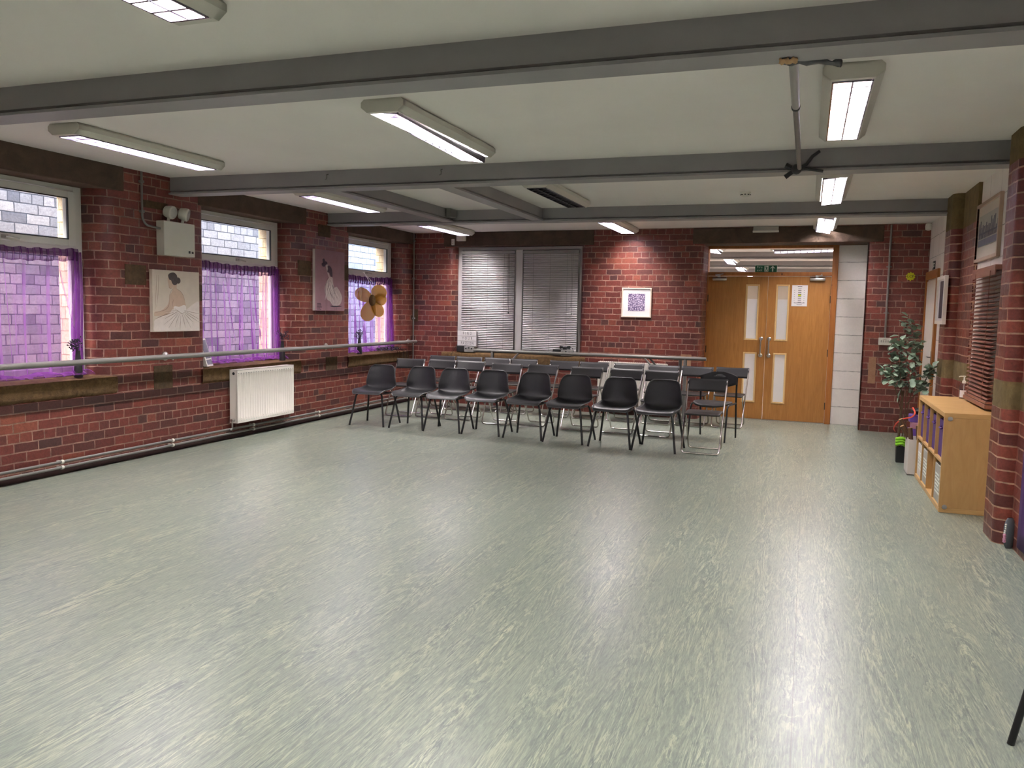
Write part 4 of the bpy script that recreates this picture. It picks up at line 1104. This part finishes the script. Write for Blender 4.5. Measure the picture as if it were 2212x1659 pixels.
t = thing('hanging_flower', 'gold net flower ornament hanging on the window handle nearest the far corner', 'ornament', LW(10.76, 1.618, .0), math.radians(30))
def petal(a, ln, wd):
    ca, sa = math.cos(a), math.sin(a)
    out = []
    for k in range(17):
        s = k / 16; ang = 2 * PI * s
        r = ln * (.5 - .5 * math.cos(ang)); side = wd * math.sin(ang) * (1.1 - .25 * math.cos(ang))
        out.append((ca * r - sa * side, sa * r + ca * side))
    return out[:-1]
for a, ln, wd in ((150, .28, .085), (50, .26, .10), (252, .32, .095), (300, .27, .075), (8, .21, .08)):
    pts = petal(math.radians(a), ln, wd); mb = MB(); n = len(pts)
    c = mb.v((math.cos(math.radians(a)) * ln * .5, -.03, math.sin(math.radians(a)) * ln * .5))
    rim = [mb.v((p[0], 0.006 * math.sin(k), p[1])) for k, p in enumerate(pts)]
    for k in range(n): mb.f((c, rim[k], rim[(k + 1) % n]), 0, True)
    pe = obj('petal', mb, m_goldnet, t, angle=80)
    mb = MB(); mb.tube([(p[0], .004, p[1]) for p in pts], .003, 5, 0, True); obj('wire', mb, m_gold, pe)
mb = MB(); mb.lathe([(.004, -.05), (.032, -.042), (.05, -.02), (.05, .01), (.03, .03), (.004, .034)], 14, (0, 0, 0), 0, 'y')
for k in range(len(mb.V)): mb.V[k] = (mb.V[k][0], mb.V[k][1], mb.V[k][2] * 1.7)
obj('centre', mb, m_brownfluff, t)
mb = MB(); mb.tube([(-.01, -.01, .08), (-.03, .01, .25), (-.12, .17, .41), (-.14, .24, .42)], .004, 6); mb.tube([(.03, -.01, .1), (.02, .02, .25), (-.12, .19, .40), (-.14, .24, .415)], .003, 6); obj('string', mb, m_paper, t)

rr = random.Random(31); mb = MB()
for k in range(70):
    x0 = rr.uniform(-.05, .55); y0 = rr.uniform(-.0, .16); z0 = .012 + rr.uniform(0, .05) * (1 - abs(x0 - .3))
    a = rr.uniform(-.9, .9) + (0 if rr.random() < .6 else PI); ln = rr.uniform(.07, .17); w_ = rr.uniform(.004, .009)
    pts = [(x0 + ln * math.cos(a) * s, y0 + ln * math.sin(a) * .45 * s, max(.004, z0 + .045 * math.sin(PI * s * .9) - .02 * s)) for s in (0, .33, .66, 1)]
    mb.tube(pts, w_, 5, 0, False, True, .0015)
for k in range(11):
    x0 = rr.uniform(.28, .68); ln = rr.uniform(.08, .22)
    mb.tube([(x0, .05, .03), (x0 + .01, -.03, .035), (x0 + .02, -.055, .0), (x0 + .025, -.058, -ln)], .005, 5, 0, False, True, .0015)
o = tag(obj('trailing_plant', mb, m_dark), 'dark tangle of trailing strands at the right end of the far left sill', 'plant'); o.location = LW(11.15, ST + .002, 0); o.rotation_euler = (0, 0, RL)

# ------------------------------------------------------------------ things on the back wall
mb = MB(); mb.tube([(0, 0, .0), (0, 0, 2.72)], .011, 10)
for z in (.5, 1.35, 2.0, 2.6): mb.box(-.022, .022, -.014, .015, z - .012, z + .012)
o = tag(obj('wall_pipe', mb, m_greypipe), 'thin grey vertical pipe in the far left corner', 'pipe'); o.location = BW(.03, 0, -.03); o.rotation_euler = (0, 0, RB)
mb = MB(); mb.box(-.075, .075, -.06, 0, .0, .13); mb.box(-.055, .055, -.075, -.06, .015, .115)
o = tag(obj('wall_sounder', mb, m_white_plastic, bevel=.012), 'small white alarm sounder on the lintel above the left blind', 'alarm'); o.location = BW(.885, 2.585, -.014); o.rotation_euler = (0, 0, RB)
mb = MB(); mb.box(-.022, .022, -.03, 0, 0, .095, 0)
for z in (.02, .05, .078): mb.box(-.008, .008, -.032, -.03, z - .006, z + .006, 1)
o = tag(obj('junction_box', mb, [m_white_plastic, m_gasket]), 'tiny white junction box left of the alarm sounder', 'box'); o.location = BW(.735, 2.525, -.014); o.rotation_euler = (0, 0, RB)

# framed print
t = thing('framed_print', 'square white framed purple maze print on the brick right of the blinds', 'picture', BW(3.728, 1.445), RB)
w = .22; mb = MB(); e = .018
mb.box(-w, -w + e, -.035, 0, 0, .43); mb.box(w - e, w, -.035, 0, 0, .43); mb.box(-w + e, w - e, -.035, 0, 0, e); mb.box(-w + e, w - e, -.035, 0, .43 - e, .43); obj('frame', mb, m_cream, t, bevel=.003)
mb = MB(); mb.box(-w + e, w - e, -.018, 0, e, .43 - e, 0); mb.box(-.125, .125, -.020, -.017, .095, .345, 1); obj('print', mb, [m_paper, m_maze], t)

# lightbox sign on a small amplifier
def small_amp(u, w, label):
    t = thing('small_speaker', label, 'speaker', BW(u, .836, .015), RB, 'small black and grey speakers on the blind window sill')
    mb = MB(); mb.box(-w / 2, -w / 2 + .13, -.045, .05, 0, .095); obj('speaker_body', mb, m_dark, t, bevel=.006)
    mb = MB(); mb.box(-w / 2 + .132, w / 2 - .02, -.04, .045, .0, .09); obj('control_box', mb, m_grey_plastic, t, bevel=.006)
    for k in range(3):
        mb = MB(); x = -w / 2 + .165 + .05 * k; mb.lathe([(.012, -.04), (.010, -.054), (.004, -.056)], 10, (x, 0, .055 + (.0 if k != 1 else .012)), 0, 'y'); obj('knob', mb, m_dark, t)
    return t
small_amp(.985, .33, 'black and grey speaker box under the lightbox sign'); small_amp(2.61, .32, 'black and grey speaker box at the right end of the sill')
t = thing('lightbox_sign', 'white lightbox sign reading FIND YOUR PASSION on the blind window sill', 'sign', BW(.985, .934, .03), RB)
mb = MB(); mb.box(-.165, .165, -.03, .02, 0, .235)
for z in (.078, .157): mb.box(-.163, .163, -.034, -.03, z - .002, z + .002, 1)
for w_, z in (('FIND', .196), ('YOUR', .118), ('PASSION', .039)): mb.add(text_mb('  '.join(w_) if w_ != 'PASSION' else ' '.join(w_), .066, 2, .60, -.0345), lambda p, z=z: (p[0] + .01, p[1], p[2] + z))
obj('lightbox', mb, [m_paper, m_greybox, m_ink], t)
mb = MB(); mb.tube([(-.165, .0, .05), (-.2, -.01, -.02), (-.235, -.04, -.10), (-.25, -.075, -.14), (-.26, -.08, -.40)], .003, 6); obj('cable', mb, m_dark, t)
mb = MB()
for x in (-.07, .07): mb.lathe([(.012, -.016), (.022, -.012), (.022, .012), (.012, .016)], 12, (x, 0, .03), 0, 'x'); mb.lathe([(.018, -.012 ), (.018, .012)], 12, (x * .62, 0, .03), 0, 'x')
mb.tube([(-.07, 0, .03), (.07, 0, .03)], .009, 8); mb.box(-.03, .03, -.02, .02, 0, .024); mb.tube([(.085, 0, .03), (.12, .0, .02), (.14, -.01, -.02), (.142, -.01, -.085)], .004, 6)
o = tag(obj('desk_clamp', mb, m_dark), 'small black double knobbed clamp on the right hand speaker box', 'clamp'); o.location = BW(2.63, .934, .03); o.rotation_euler = (0, 0, RB)

# free standing barre behind the back row
t = thing('portable_barre', 'grey free standing barre across the back wall behind the chairs', 'barre', BW(3.0, 0, -.24), RB)
mb = MB(); mb.tube([(-1.775, 0, .88), (1.80, 0, .885)], .025, 14); obj('rail', mb, m_greypipe, t)
for x, nm in ((-1.46, 0), (1.43, 0), (1.51, 1)):
    mb = MB(); y = .06 if nm == 0 and x > 0 else 0; mb.tube([(x, y, 0), (x, y, .87)], .026, 12); mb.box(x - .06, x + .06, y - .12, y + .12, 0, .02); obj('post', mb, m_greypipe, t)
for x0, x1, y in ((-1.02, -1.42, -.03), (.93, 1.40, -.03), (1.0, 1.42, .04)):
    mb = MB(); mb.tube([(x0, y * .3, .865), (x0 + (x1 - x0) * .35, y, .70), (x1, y * .6, .42)], .014, 10); obj('brace', mb, m_steel if x0 < 0 else m_greypipe, t)

t = thing('radiator', 'white radiator on the back wall half hidden behind the chairs', 'radiator', BW(3.71, .14), RB)
mb = MB(); w = .51; hh = .64; nr = 24
g = [[mb.v((-w + 2 * w * i / (nr * 4), -.10 + (.008 * (.5 - .5 * math.cos(2 * PI * (i / 4 % 1))) if 0 < j < 3 else 0), z)) for i in range(nr * 4 + 1)] for j, z in enumerate((0, .05, hh - .05, hh))]
for j in range(3):
    for i in range(nr * 4): mb.f((g[j][i], g[j][i + 1], g[j + 1][i + 1], g[j + 1][i]), 0, True)
mb.box(-w, w, -.092, -.02, 0, hh); obj('front_panel', mb, m_whitepaint, t)
mb = MB(); mb.box(-w - .004, -w, -.10, -.02, 0, hh); mb.box(w, w + .004, -.10, -.02, 0, hh); obj('side_panel', mb, m_whitepaint, t)
mb = MB()
for k in range(34): mb.box(-w + .02 + (2 * w - .04) * k / 33 - .005, -w + .02 + (2 * w - .04) * k / 33 + .005, -.098, -.03, hh, hh + .006)
obj('top_grille', mb, m_whitepaint, t)

mb = MB(); mb.box(-.17, .17, -.06, 0, 0, .022, 0); mb.prism([(-.055, .022), (0, .022), (0, .08), (-.035, .08)], 'x', -.165, .165, 1)
o = tag(obj('bulkhead_light', mb, [m_white_plastic, m_greybox]), 'grey rectangular bulkhead light on the lintel above the double doors', 'light'); o.location = BW(5.50, 2.642, -.018); o.rotation_euler = (0, 0, RB)

t = thing('switch_panel', 'white five gang switch panel with grey conduit right of the white block strip', 'switch', BW(7.062, 1.155), RB)
mb = MB(); mb.box(-.075, .075, -.05, 0, 0, .095); obj('switch_plate', mb, m_white_plastic, t, bevel=.005)
mb = MB()
for k in range(4): mb.box(-.048 + .027 * k, -.034 + .027 * k, -.056, -.05, .035, .062, 0)
mb.box(-.02, .02, -.052, -.05, .074, .084, 0); obj('rocker', mb, m_greybox, t)
mb = MB(); mb.tube([(0, -.02, .095), (0, -.02, 1.56)], .013, 10)
for z in (.42, 1.02): mb.box(-.032, .032, -.018, 0, z - .008, z + .008)
obj('conduit', mb, m_greypipe, t)

mb = MB(); pts = []
for k in range(20):
    a = 2 * PI * k / 20; r = .060 if k % 2 else .046; pts.append((r * math.cos(a), r * math.sin(a)))
mb.prism(pts, 'y', -.003, 0, 0); mb.add(text_mb('LCF', .042, 1, 1.15, -.0035))
o = tag(obj('star_sticker', mb, [m_yellow, m_ink]), 'yellow starburst sticker lettered LCF on the brick', 'sticker'); o.location = BW(7.322, 2.05, 0); o.rotation_euler = (0, 0, RB)
mb = MB(); mb.lathe([(.012, .0), (.036, .012), (.040, .05), (.034, .085), (.010, .098)], 14, (0, -.045, 0)); mb.box(-.02, .02, -.02, 0, .02, .08)
o = tag(obj('motion_sensor', mb, m_white_plastic), 'small white motion sensor in the far right ceiling corner', 'sensor'); o.location = BW(7.49, 2.63, 0); o.rotation_euler = (0, 0, RB)

# ------------------------------------------------------------------ ceiling bits
t = thing('smoke_detector', 'round white smoke detector between the second and third beams', 'detector', (-.655, 8.72, 2.748), 0)
mb = MB(); mb.lathe([(.052, 0), (.052, -.012), (.046, -.02), (.044, -.034), (.03, -.044), (.008, -.046)], 20); obj('detector_body', mb, m_white_plastic, t)
mb = MB()
for k in range(8):
    a = 2 * PI * k / 8; mb.box(.044 * math.cos(a) - .008, .044 * math.cos(a) + .008, .044 * math.sin(a) - .008, .044 * math.sin(a) + .008, -.030, -.022)
obj('vent_slot', mb, m_gasket, t)
for x, y, side in ((-4.25, 6.68, 'left of'), (-3.09, 6.68, 'right of')):
    mb = MB(); mb.tube([(0, 0, .03), (0, -.03, .02), (.012, -.045, 0), (.006, -.04, -.02), (-.012, -.03, -.022)], .005, 6)
    o = tag(obj('ceiling_hook', mb, m_greypipe), 'tiny grey hook on the second beam, %s the louvre hanging open' % side, 'hook', 'hooks on the second beam'); o.location = (x, y, 2.70)
mb = MB(); mb.box(-.03, .03, -.09, .09, -.05, .05)
o = tag(obj('junction_box', mb, m_greypipe, bevel=.005), 'small grey box on the short cross beam nearer the left wall', 'box'); o.location = (-4.215, 9.40, 2.69)

t = thing('tension_pole', 'grey telescopic pole braced between first and second beams, taped at both ends', 'pole', (-.115, 5.3, 2.615), 0)
mb = MB(); mb.tube([(0, -1.46, .015), (0, -.55, .0)], .021, 12); obj('outer_tube', mb, m_grey_plastic, t)
mb = MB(); mb.tube([(0, -.58, .0), (0, 1.37, .0)], .0165, 12); obj('inner_tube', mb, m_greypipe, t)
mb = MB(); mb.lathe([(.0235, -.60), (.0235, -.57)], 12, (0, 0, 0), 0, 'y'); obj('collar', mb, m_gasket, t)
def tape(name, pts, w_, mat):
    mb = MB()
    def fn(u, v):
        k = min(len(pts) - 2, int(v * (len(pts) - 1))); q_ = v * (len(pts) - 1) - k
        p = [a_ * (1 - q_) + b_ * q_ for a_, b_ in zip(pts[k], pts[k + 1])]
        n_ = mnoise.noise(Vector((v * 7, u * 3, len(pts))))
        return (p[0] + .006 * n_, p[1] + (u - .5) * w_ * (1 + .4 * n_), p[2] + .012 * n_ - .012 * math.sin(PI * u))
    mb.grid(5, 16, fn); return obj(name, mb, mat, t, solid=.004)
tape('tape', [(-.05, -1.47, -.012), (0, -1.46, -.014), (.06, -1.45, -.012), (.15, -1.44, -.02), (.20, -1.42, -.022)], .07, m_tape)
tape('masking_tape', [(-.055, -1.52, -.024), (-.02, -1.53, -.026), (.02, -1.52, -.024)], .05, m_tanwood)
mb = MB(); mb.tube([(-.10, 1.36, .03), (-.06, 1.36, .01), (0, 1.36, .0), (.05, 1.35, -.0), (.17, 1.35, -.025)], .021, 7, 0, False, True, .012)
mb.tube([(-.10, 1.35, -.06), (-.06, 1.35, -.03), (0, 1.35, .0), (.05, 1.34, .03), (.09, 1.33, .085), (.14, 1.32, .12)], .019, 7, 0, False, True, .012)
mb.ball((-.02, 1.34, -.005), .04, 9, 6)
obj('tape_bundle', mb, m_tape, t)

# ------------------------------------------------------------------ right side furniture
SX0, SX1, SY0, SY1, SZ = 1.035, 1.425, 7.055, 8.59, .783
t = thing('cube_shelf', 'birch effect shelf unit of eight compartments against the right wall', 'shelf', ((SX0 + SX1) / 2, (SY0 + SY1) / 2, 0), RR)
hw = (SY1 - SY0) / 2; hd = (SX1 - SX0) / 2; T = .038
mb = MB(); mb.box(-hw, hw, -hd, hd, SZ - T, SZ); obj('top_panel', mb, m_birch_top, t, bevel=.003)
mb = MB(); mb.box(-hw, hw, -hd, hd, 0, T); obj('bottom_panel', mb, m_birch_top, t, bevel=.003)
for sx in (-1, 1):
    mb = MB(); mb.box(min(sx * hw, sx * (hw - T)), max(sx * hw, sx * (hw - T)), -hd, hd, T, SZ - T); obj('side_panel', mb, m_birch, t, bevel=.003)
cw = (2 * hw - 2 * T) / 4
for k in (1, 2, 3):
    mb = MB(); x = -hw + T + cw * k; mb.box(x - .009, x + .009, -hd, hd - .004, T, SZ - T); obj('divider', mb, m_birch, t)
mb = MB(); mb.box(-hw + T, hw - T, -hd + .001, hd - .004, SZ / 2 - .009, SZ / 2 + .009); obj('middle_shelf', mb, m_birch_top, t)
mb = MB()
for z in (SZ - .045, .045): mb.lathe([(.018, hw), (.018, hw + .004), (.014, hw + .006)], 18, (0, -hd + .04, z), 0, 'x')
obj('screw_cap', mb, m_grey_plastic, t)
CELL = ['nearest the camera', 'second from the near end', 'third from the near end', 'farthest from the camera']
def storage_box(col, row, mat, cat, label, texty):
    # col 0 is the near end; local x on the right wall runs towards the camera
    x = hw - T - cw * (col + .5); z0 = T + .001 if row == 0 else SZ / 2 + .010
    tt = thing('storage_box', label, 'box', ((SX0 + SX1) / 2, (SY0 + SY1) / 2 - x, z0), RR, cat)
    w_ = cw / 2 - .018; h_ = .30
    mb = MB(); yf = -hd + (.012 if row == 0 else .024)
    mb.box(-w_, w_, yf, hd - .02, 0, h_); obj('box_body', mb, mat, tt, bevel=.004)
    if texty:
        mb = MB()
        for k in range(6): mb.box(-w_ + .05, w_ - .05 - .03 * (k % 3), yf - .0025, yf, .07 + .028 * k, .083 + .028 * k)
        obj('printed_lines', mb, m_signwhite, tt)
    else:
        mb = MB(); mb.tube(fillet([(-.05, yf, h_ - .05), (-.045, yf - .018, h_ - .065), (.045, yf - .018, h_ - .065), (.05, yf, h_ - .05)], .02), .008, 8); obj('strap_handle', mb, m_purple, tt)
    return tt
for k in range(4): storage_box(k, 1, m_purple, 'purple boxes in the top row of the shelf', 'purple storage box in the top row of the shelf, %s' % CELL[k], False)
for k in (0, 2, 3): storage_box(k, 0, m_greybox if k != 3 else m_whitebox, 'pale boxes in the bottom row of the shelf', 'pale lined storage box in the bottom row of the shelf, %s' % CELL[k], True)

t = thing('sanitiser_bottle', 'clear pump bottle standing on the birch shelf', 'bottle', (1.375, 8.42, SZ), 0)
mb = MB(); mb.lathe([(.033, 0), (.036, .006), (.036, .115), (.028, .135), (.013, .145)], 18); obj('bottle_body', mb, m_clearplastic, t)
mb = MB(); mb.lathe([(.032, .004), (.0335, .01), (.0335, .085), (.033, .086)], 18); obj('gel', mb, m_liquid, t)
mb = MB(); mb.lathe([(.016, .142), (.016, .165), (.007, .168), (.006, .20), (.012, .202), (.012, .212)], 12); mb.tube([(0, 0, .206), (-.03, 0, .206), (-.045, 0, .20)], .005, 6); mb.tube([(0, 0, .01), (0, 0, .15)], .003, 5); obj('pump', mb, m_white_plastic, t)
mb = MB(); mb.grid(8, 2, lambda u, v: (.0365 * math.cos(3.6 + u * 1.6), .0365 * math.sin(3.6 + u * 1.6), .015 + .065 * v)); obj('paper_label', mb, m_paper, t)

# white bin of sticks, foam blocks, plant behind the shelf
t = thing('stick_box', 'tall white open box holding wooden sticks at the far end of the shelf', 'box', (1.09, 8.78, 0), 0)
mb = MB()
for b in ((-.115, .115, -.15, -.14), (-.115, .115, .14, .15), (-.115, -.105, -.14, .14), (.105, .115, -.14, .14)): mb.box(*b, 0, .345)
mb.box(-.115, .115, -.15, .15, 0, .01); obj('box_body', mb, m_whitebox, t)
mb = MB()
def stick(label, x, y, dx, dy, ln, r):
    o = thing('wooden_stick', label, 'stick', (x, y, .02), 0, 'dark wooden sticks in the white box')
    top = (dx, dy, ln)
    b = MB(); b.tube([(0, 0, 0), top], r, 10); obj('shaft', b, m_darkwood, o)
    b = MB(); d_ = Vector(top).normalized(); p = Vector(top); b.tube([p, p + d_ * .006], r * .93, 10); obj('cut_end', b, m_tanwood, o)
for k, (x, y, dx, dy, ln, lb) in enumerate(((1.17, 8.865, -.255, .0, .49, 'longest dark stick leaning left out of the white box'), (1.17, 8.81, -.245, .0, .43, 'shorter dark stick leaning left, in front of the longest one'),
                                 (1.03, 8.665, -.045, .03, .43, 'stick with pale end at the front left of the white box'), (1.085, 8.665, -.03, .035, .455, 'stick with pale ring end in the middle of the white box'),
                                 (1.14, 8.665, -.02, .03, .47, 'stick at the front right of the white box'), (1.10, 8.735, -.02, .02, .46, 'stick in the centre of the white box'))):
    stick(lb, x, y, dx, dy, ln, .021)
mb = MB(); mb.box(1.0, 1.24, 8.98, 9.16, 0, .33); tag(obj('storage_crate', mb, m_dark, bevel=.01), 'dark crate behind the white stick box carrying the foam blocks', 'crate')
for z, h_, mat, x0, lb in ((.331, .075, m_violet, 1.0, 'violet foam block at the bottom of the small stack'), (.407, .065, m_pink, 1.03, 'pink foam block in the small stack behind the shelf'), (.473, .075, m_violet, 1.01, 'violet foam block on top of the pink one')):
    mb = MB(); mb.box(x0, x0 + .21, 8.99, 9.13, z, z + h_); tag(obj('foam_block', mb, mat, bevel=.006), lb, 'block', 'foam blocks behind the shelf')
mb = MB(); mb.grid(12, 6, lambda u, v: (1.12 + .10 * math.cos(2 * PI * u) * math.sin(PI * (.08 + .84 * v)) , 9.06 + .06 * math.sin(2 * PI * u) * math.sin(PI * (.08 + .84 * v)), .549 + .07 * v), 0, True, True)
tag(obj('pouch', mb, m_dark), 'black pouch lying on the foam blocks', 'bag')
mb = MB(); mb.tube(smooth_poly([(1.03, 9.0, .62), (1.05, 8.96, .57), (1.02, 8.95, .53), (.95, 9.0, .50), (.90, 9.05, .45), (.88, 9.1, .39), (.90, 9.16, .35)], 5, False), .009, 7, 0, False, True, .005)
tag(obj('orange_cord', mb, m_red), 'orange cord trailing from the foam blocks towards the plant', 'cord')

t = thing('artificial_plant', 'tall grey green eucalyptus plant in a black pot beside the side door', 'plant', (.985, 9.385, 0), 0)
mb = MB(); mb.lathe([(.045, 0), (.060, .0), (.068, .17), (.062, .17), (.058, .15)], 4, (0, 0, 0), 0, 'z', False)
for k in range(len(mb.V)):
    x, y, z = mb.V[k]; c, s = math.cos(PI / 4), math.sin(PI / 4); mb.V[k] = ((x * c - y * s) , x * s + y * c, z)
obj('pot', mb, m_dark, t, bevel=.003)
mb = MB()
for k in range(3): mb.tube(smooth_poly([(-.05, -.03, .19 + .028 * k), (0, -.055, .205 + .028 * k), (.045, -.02, .18 + .028 * k)], 5, False), .018, 7)
obj('lime_wrap', mb, m_lime, t)
rr = random.Random(12)
stems = [[(0, 0, .15), (.02, .0, .6), (.0, 0, 1.0), (-.02, 0, 1.5)], [(.02, 0, .15), (.05, .02, .6), (.10, .05, .95), (.04, .06, 1.45)], [(-.01, 0, .5), (-.09, -.02, .8), (-.16, -.02, 1.15)], [(.0, 0, .55), (-.12, .02, .85), (-.22, .0, .98)],
         [(.02, 0, .6), (.14, -.02, .78), (.20, -.06, .92), (.225, -.08, 1.02)], [(.02, 0, .6), (.12, -.02, .74), (.20, -.06, .80)], [(-.02, 0, .7), (-.06, -.04, 1.0), (-.08, -.03, 1.3)], [(.03, 0, .7), (.06, -.05, 1.0), (.10, -.04, 1.25)], [(0, .03, .6), (-.06, .06, .9), (-.12, .05, 1.25)]]
mb = MB(); lf = MB()
for s in stems:
    sp_ = smooth_poly(s, 8, False); mb.tube(sp_, .006, 6, 0, False, True, .002)
mb.tube([(-.03, .01, .16), (-.01, .01, .75)], .012, 8)
def leaf_at(p, a, el, ln, wd):
    d = Vector((math.cos(a) * math.cos(el), math.sin(a) * math.cos(el), math.sin(el))); sd = Vector((-math.sin(a), math.cos(a), 0)) ; sd = (sd + Vector((0, 0, rr.uniform(-.6, .6)))).normalized()
    nrm = d.cross(sd); P_ = Vector(p)
    ring_ = []
    for k in range(8):
        q_ = 2 * PI * k / 8; l_ = ln * (.5 - .5 * math.cos(q_)); w_ = wd * math.sin(q_)
        ring_.append(lf.v(P_ + d * l_ + sd * w_ + nrm * (.012 * math.sin(q_) ** 2 - .01 * (l_ / ln) ** 2)))
    lf.f(ring_[:5], 0, True); lf.f([ring_[4], ring_[5], ring_[6], ring_[7], ring_[0]], 0, True)
for s in stems:
    sp_ = smooth_poly(s, 10, False); n = len(sp_)
    for k, p in enumerate(sp_):
        if p[2] < .80 - .0 * k and k < n * .6: continue
        if p[2] < .72: continue
        for _ in range(2 if p[2] < 1.2 else 3):
            leaf_at((p[0] + rr.uniform(-.03, .03), p[1] + rr.uniform(-.03, .03), p[2] + rr.uniform(-.03, .03)), rr.uniform(0, 6.28), rr.uniform(-.7, .9), rr.uniform(.06, .095), rr.uniform(.024, .036))
leaf_at((-.03, -.02, .78), 3.4, -1.3, .16, .02)
obj('stems', mb, m_stem, t); obj('foliage', lf, m_leaf, t, angle=80)

# brown blind, pictures, banner on the right wall
t = thing('wooden_blind', 'brown wooden venetian blind on the right wall above the shelf', 'blind', RW(7.80, .80, -.045), RR)
w = .47; mb = MB(); mb.box(-w, w, -.02, .03, 1.10, 1.14); mb.box(-w + .0, w, -.028, -.02, 1.06, 1.14); obj('headrail', mb, m_brownblind, t)
mb = MB(); n = 30
for k in range(n):
    z = .085 + 1.0 * k / (n - 1); mb.hexa([(-w + .02, -.026, z - .012), (w, -.026, z - .012), (w, .018, z + .008), (-w + .02, .018, z + .008), (-w + .02, -.026, z - .008), (w, -.026, z - .008), (w, .018, z + .012), (-w + .02, .018, z + .012)])
obj('slats', mb, m_brownblind, t)
mb = MB(); mb.box(-w - .02, w, -.035, .03, 0, .035); mb.box(-w + .0, w, -.03, .028, .038, .062); obj('bottom_rail', mb, m_brownblind, t, bevel=.008)
for x in (-.3, .3):
    mb = MB(); mb.tube([(x, -.03, .05), (x, -.03, 1.1)], .002, 5); obj('ladder_cord', mb, m_brownblind, t)

t = thing('framed_print', 'large pink wood framed print of a grey city skyline high on the right wall', 'picture', RW(8.05, 2.02), RR)
w, hh = .48, .515; e = .03; mb = MB()
mb.box(-w, -w + e, -.03, 0, 0, hh); mb.box(w - e, w, -.03, 0, 0, hh); mb.box(-w + e, w - e, -.03, 0, 0, e); mb.box(-w + e, w - e, -.03, 0, hh - e, hh); obj('frame', mb, m_rose, t, bevel=.003)
mb = MB(); mb.box(-w + e, w - e, -.014, 0, e, hh - e, 0); mb.box(-w + .08, w - .08, -.016, -.013, .13, hh - .11, 1)
for k in range(16):
    x = -w + .10 + .05 * k; mb.box(x, x + .025, -.0175, -.015, .20, .22 + R.uniform(.02, .15), 2)
mb.box(-w + .09, w - .09, -.0172, -.015, .235, .25, 2); mb.box(-w + .085, w - .085, -.0171, -.015, .135, .19, 3)
obj('print', mb, [m_mat, m_greybox, m_bluedark, m_bluegrey], t)
t = thing('framed_print', 'narrow looking white framed print on the far brick pier', 'picture', (1.30, 9.44, 1.455), RR)
w, hh = .26, .49; e = .035; mb = MB()
mb.box(-w, -w + e, -.035, 0, 0, hh); mb.box(w - e, w, -.035, 0, 0, hh); mb.box(-w + e, w - e, -.035, 0, 0, e); mb.box(-w + e, w - e, -.035, 0, hh - e, hh); obj('frame', mb, m_whitepaint, t, bevel=.003)
mb = MB(); mb.box(-w + e, w - e, -.02, 0, e, hh - e, 0); mb.box(-.10, .10, -.022, -.019, .06, hh - .05, 1); obj('print', mb, [m_paper, m_darkpaint], t)

mb = MB()
mb.grid(14, 10, lambda u, v: (5.1 + .825 * u, -.008 - .004 * math.sin(u * 14), .06 + 1.5 * v))
for k in range(len(mb.V)): x, y, z = mb.V[k]; mb.V[k] = (1.344 + y, x, z)
tag(obj('fabric_banner', mb, m_purple_dark, solid=.006), 'deep purple fabric panel cut off by the right edge of the photo', 'banner')

t = thing('slipper', 'small dark grey rounded slipper with a pink edge standing on end between the brick piers', 'shoe', (1.325, 6.115, 0), math.radians(28))
mb = MB()
def sole(u, v):
    a = 2 * PI * u; z = .205 * v
    wdt = .045 * (math.sin(PI * (.06 + .88 * v)) ** .6) * (1 + .12 * math.cos(2 * PI * v)); th = .024 * (math.sin(PI * (.06 + .88 * v)) ** .5)
    return (wdt * math.cos(a), th * math.sin(a), z + .0)
mb.grid(20, 12, sole, 0, True, True); obj('sole', mb, m_shoe, t)
mb = MB()
rr = random.Random(4)
for k in range(9): mb.ball((-.036 + .004 * rr.uniform(-1, 1), -.006, .05 + .014 * k), .011 if k < 4 else .007, 7, 5, 0 if k < 4 else 1)
obj('trim', mb, [m_pink, m_signwhite], t)
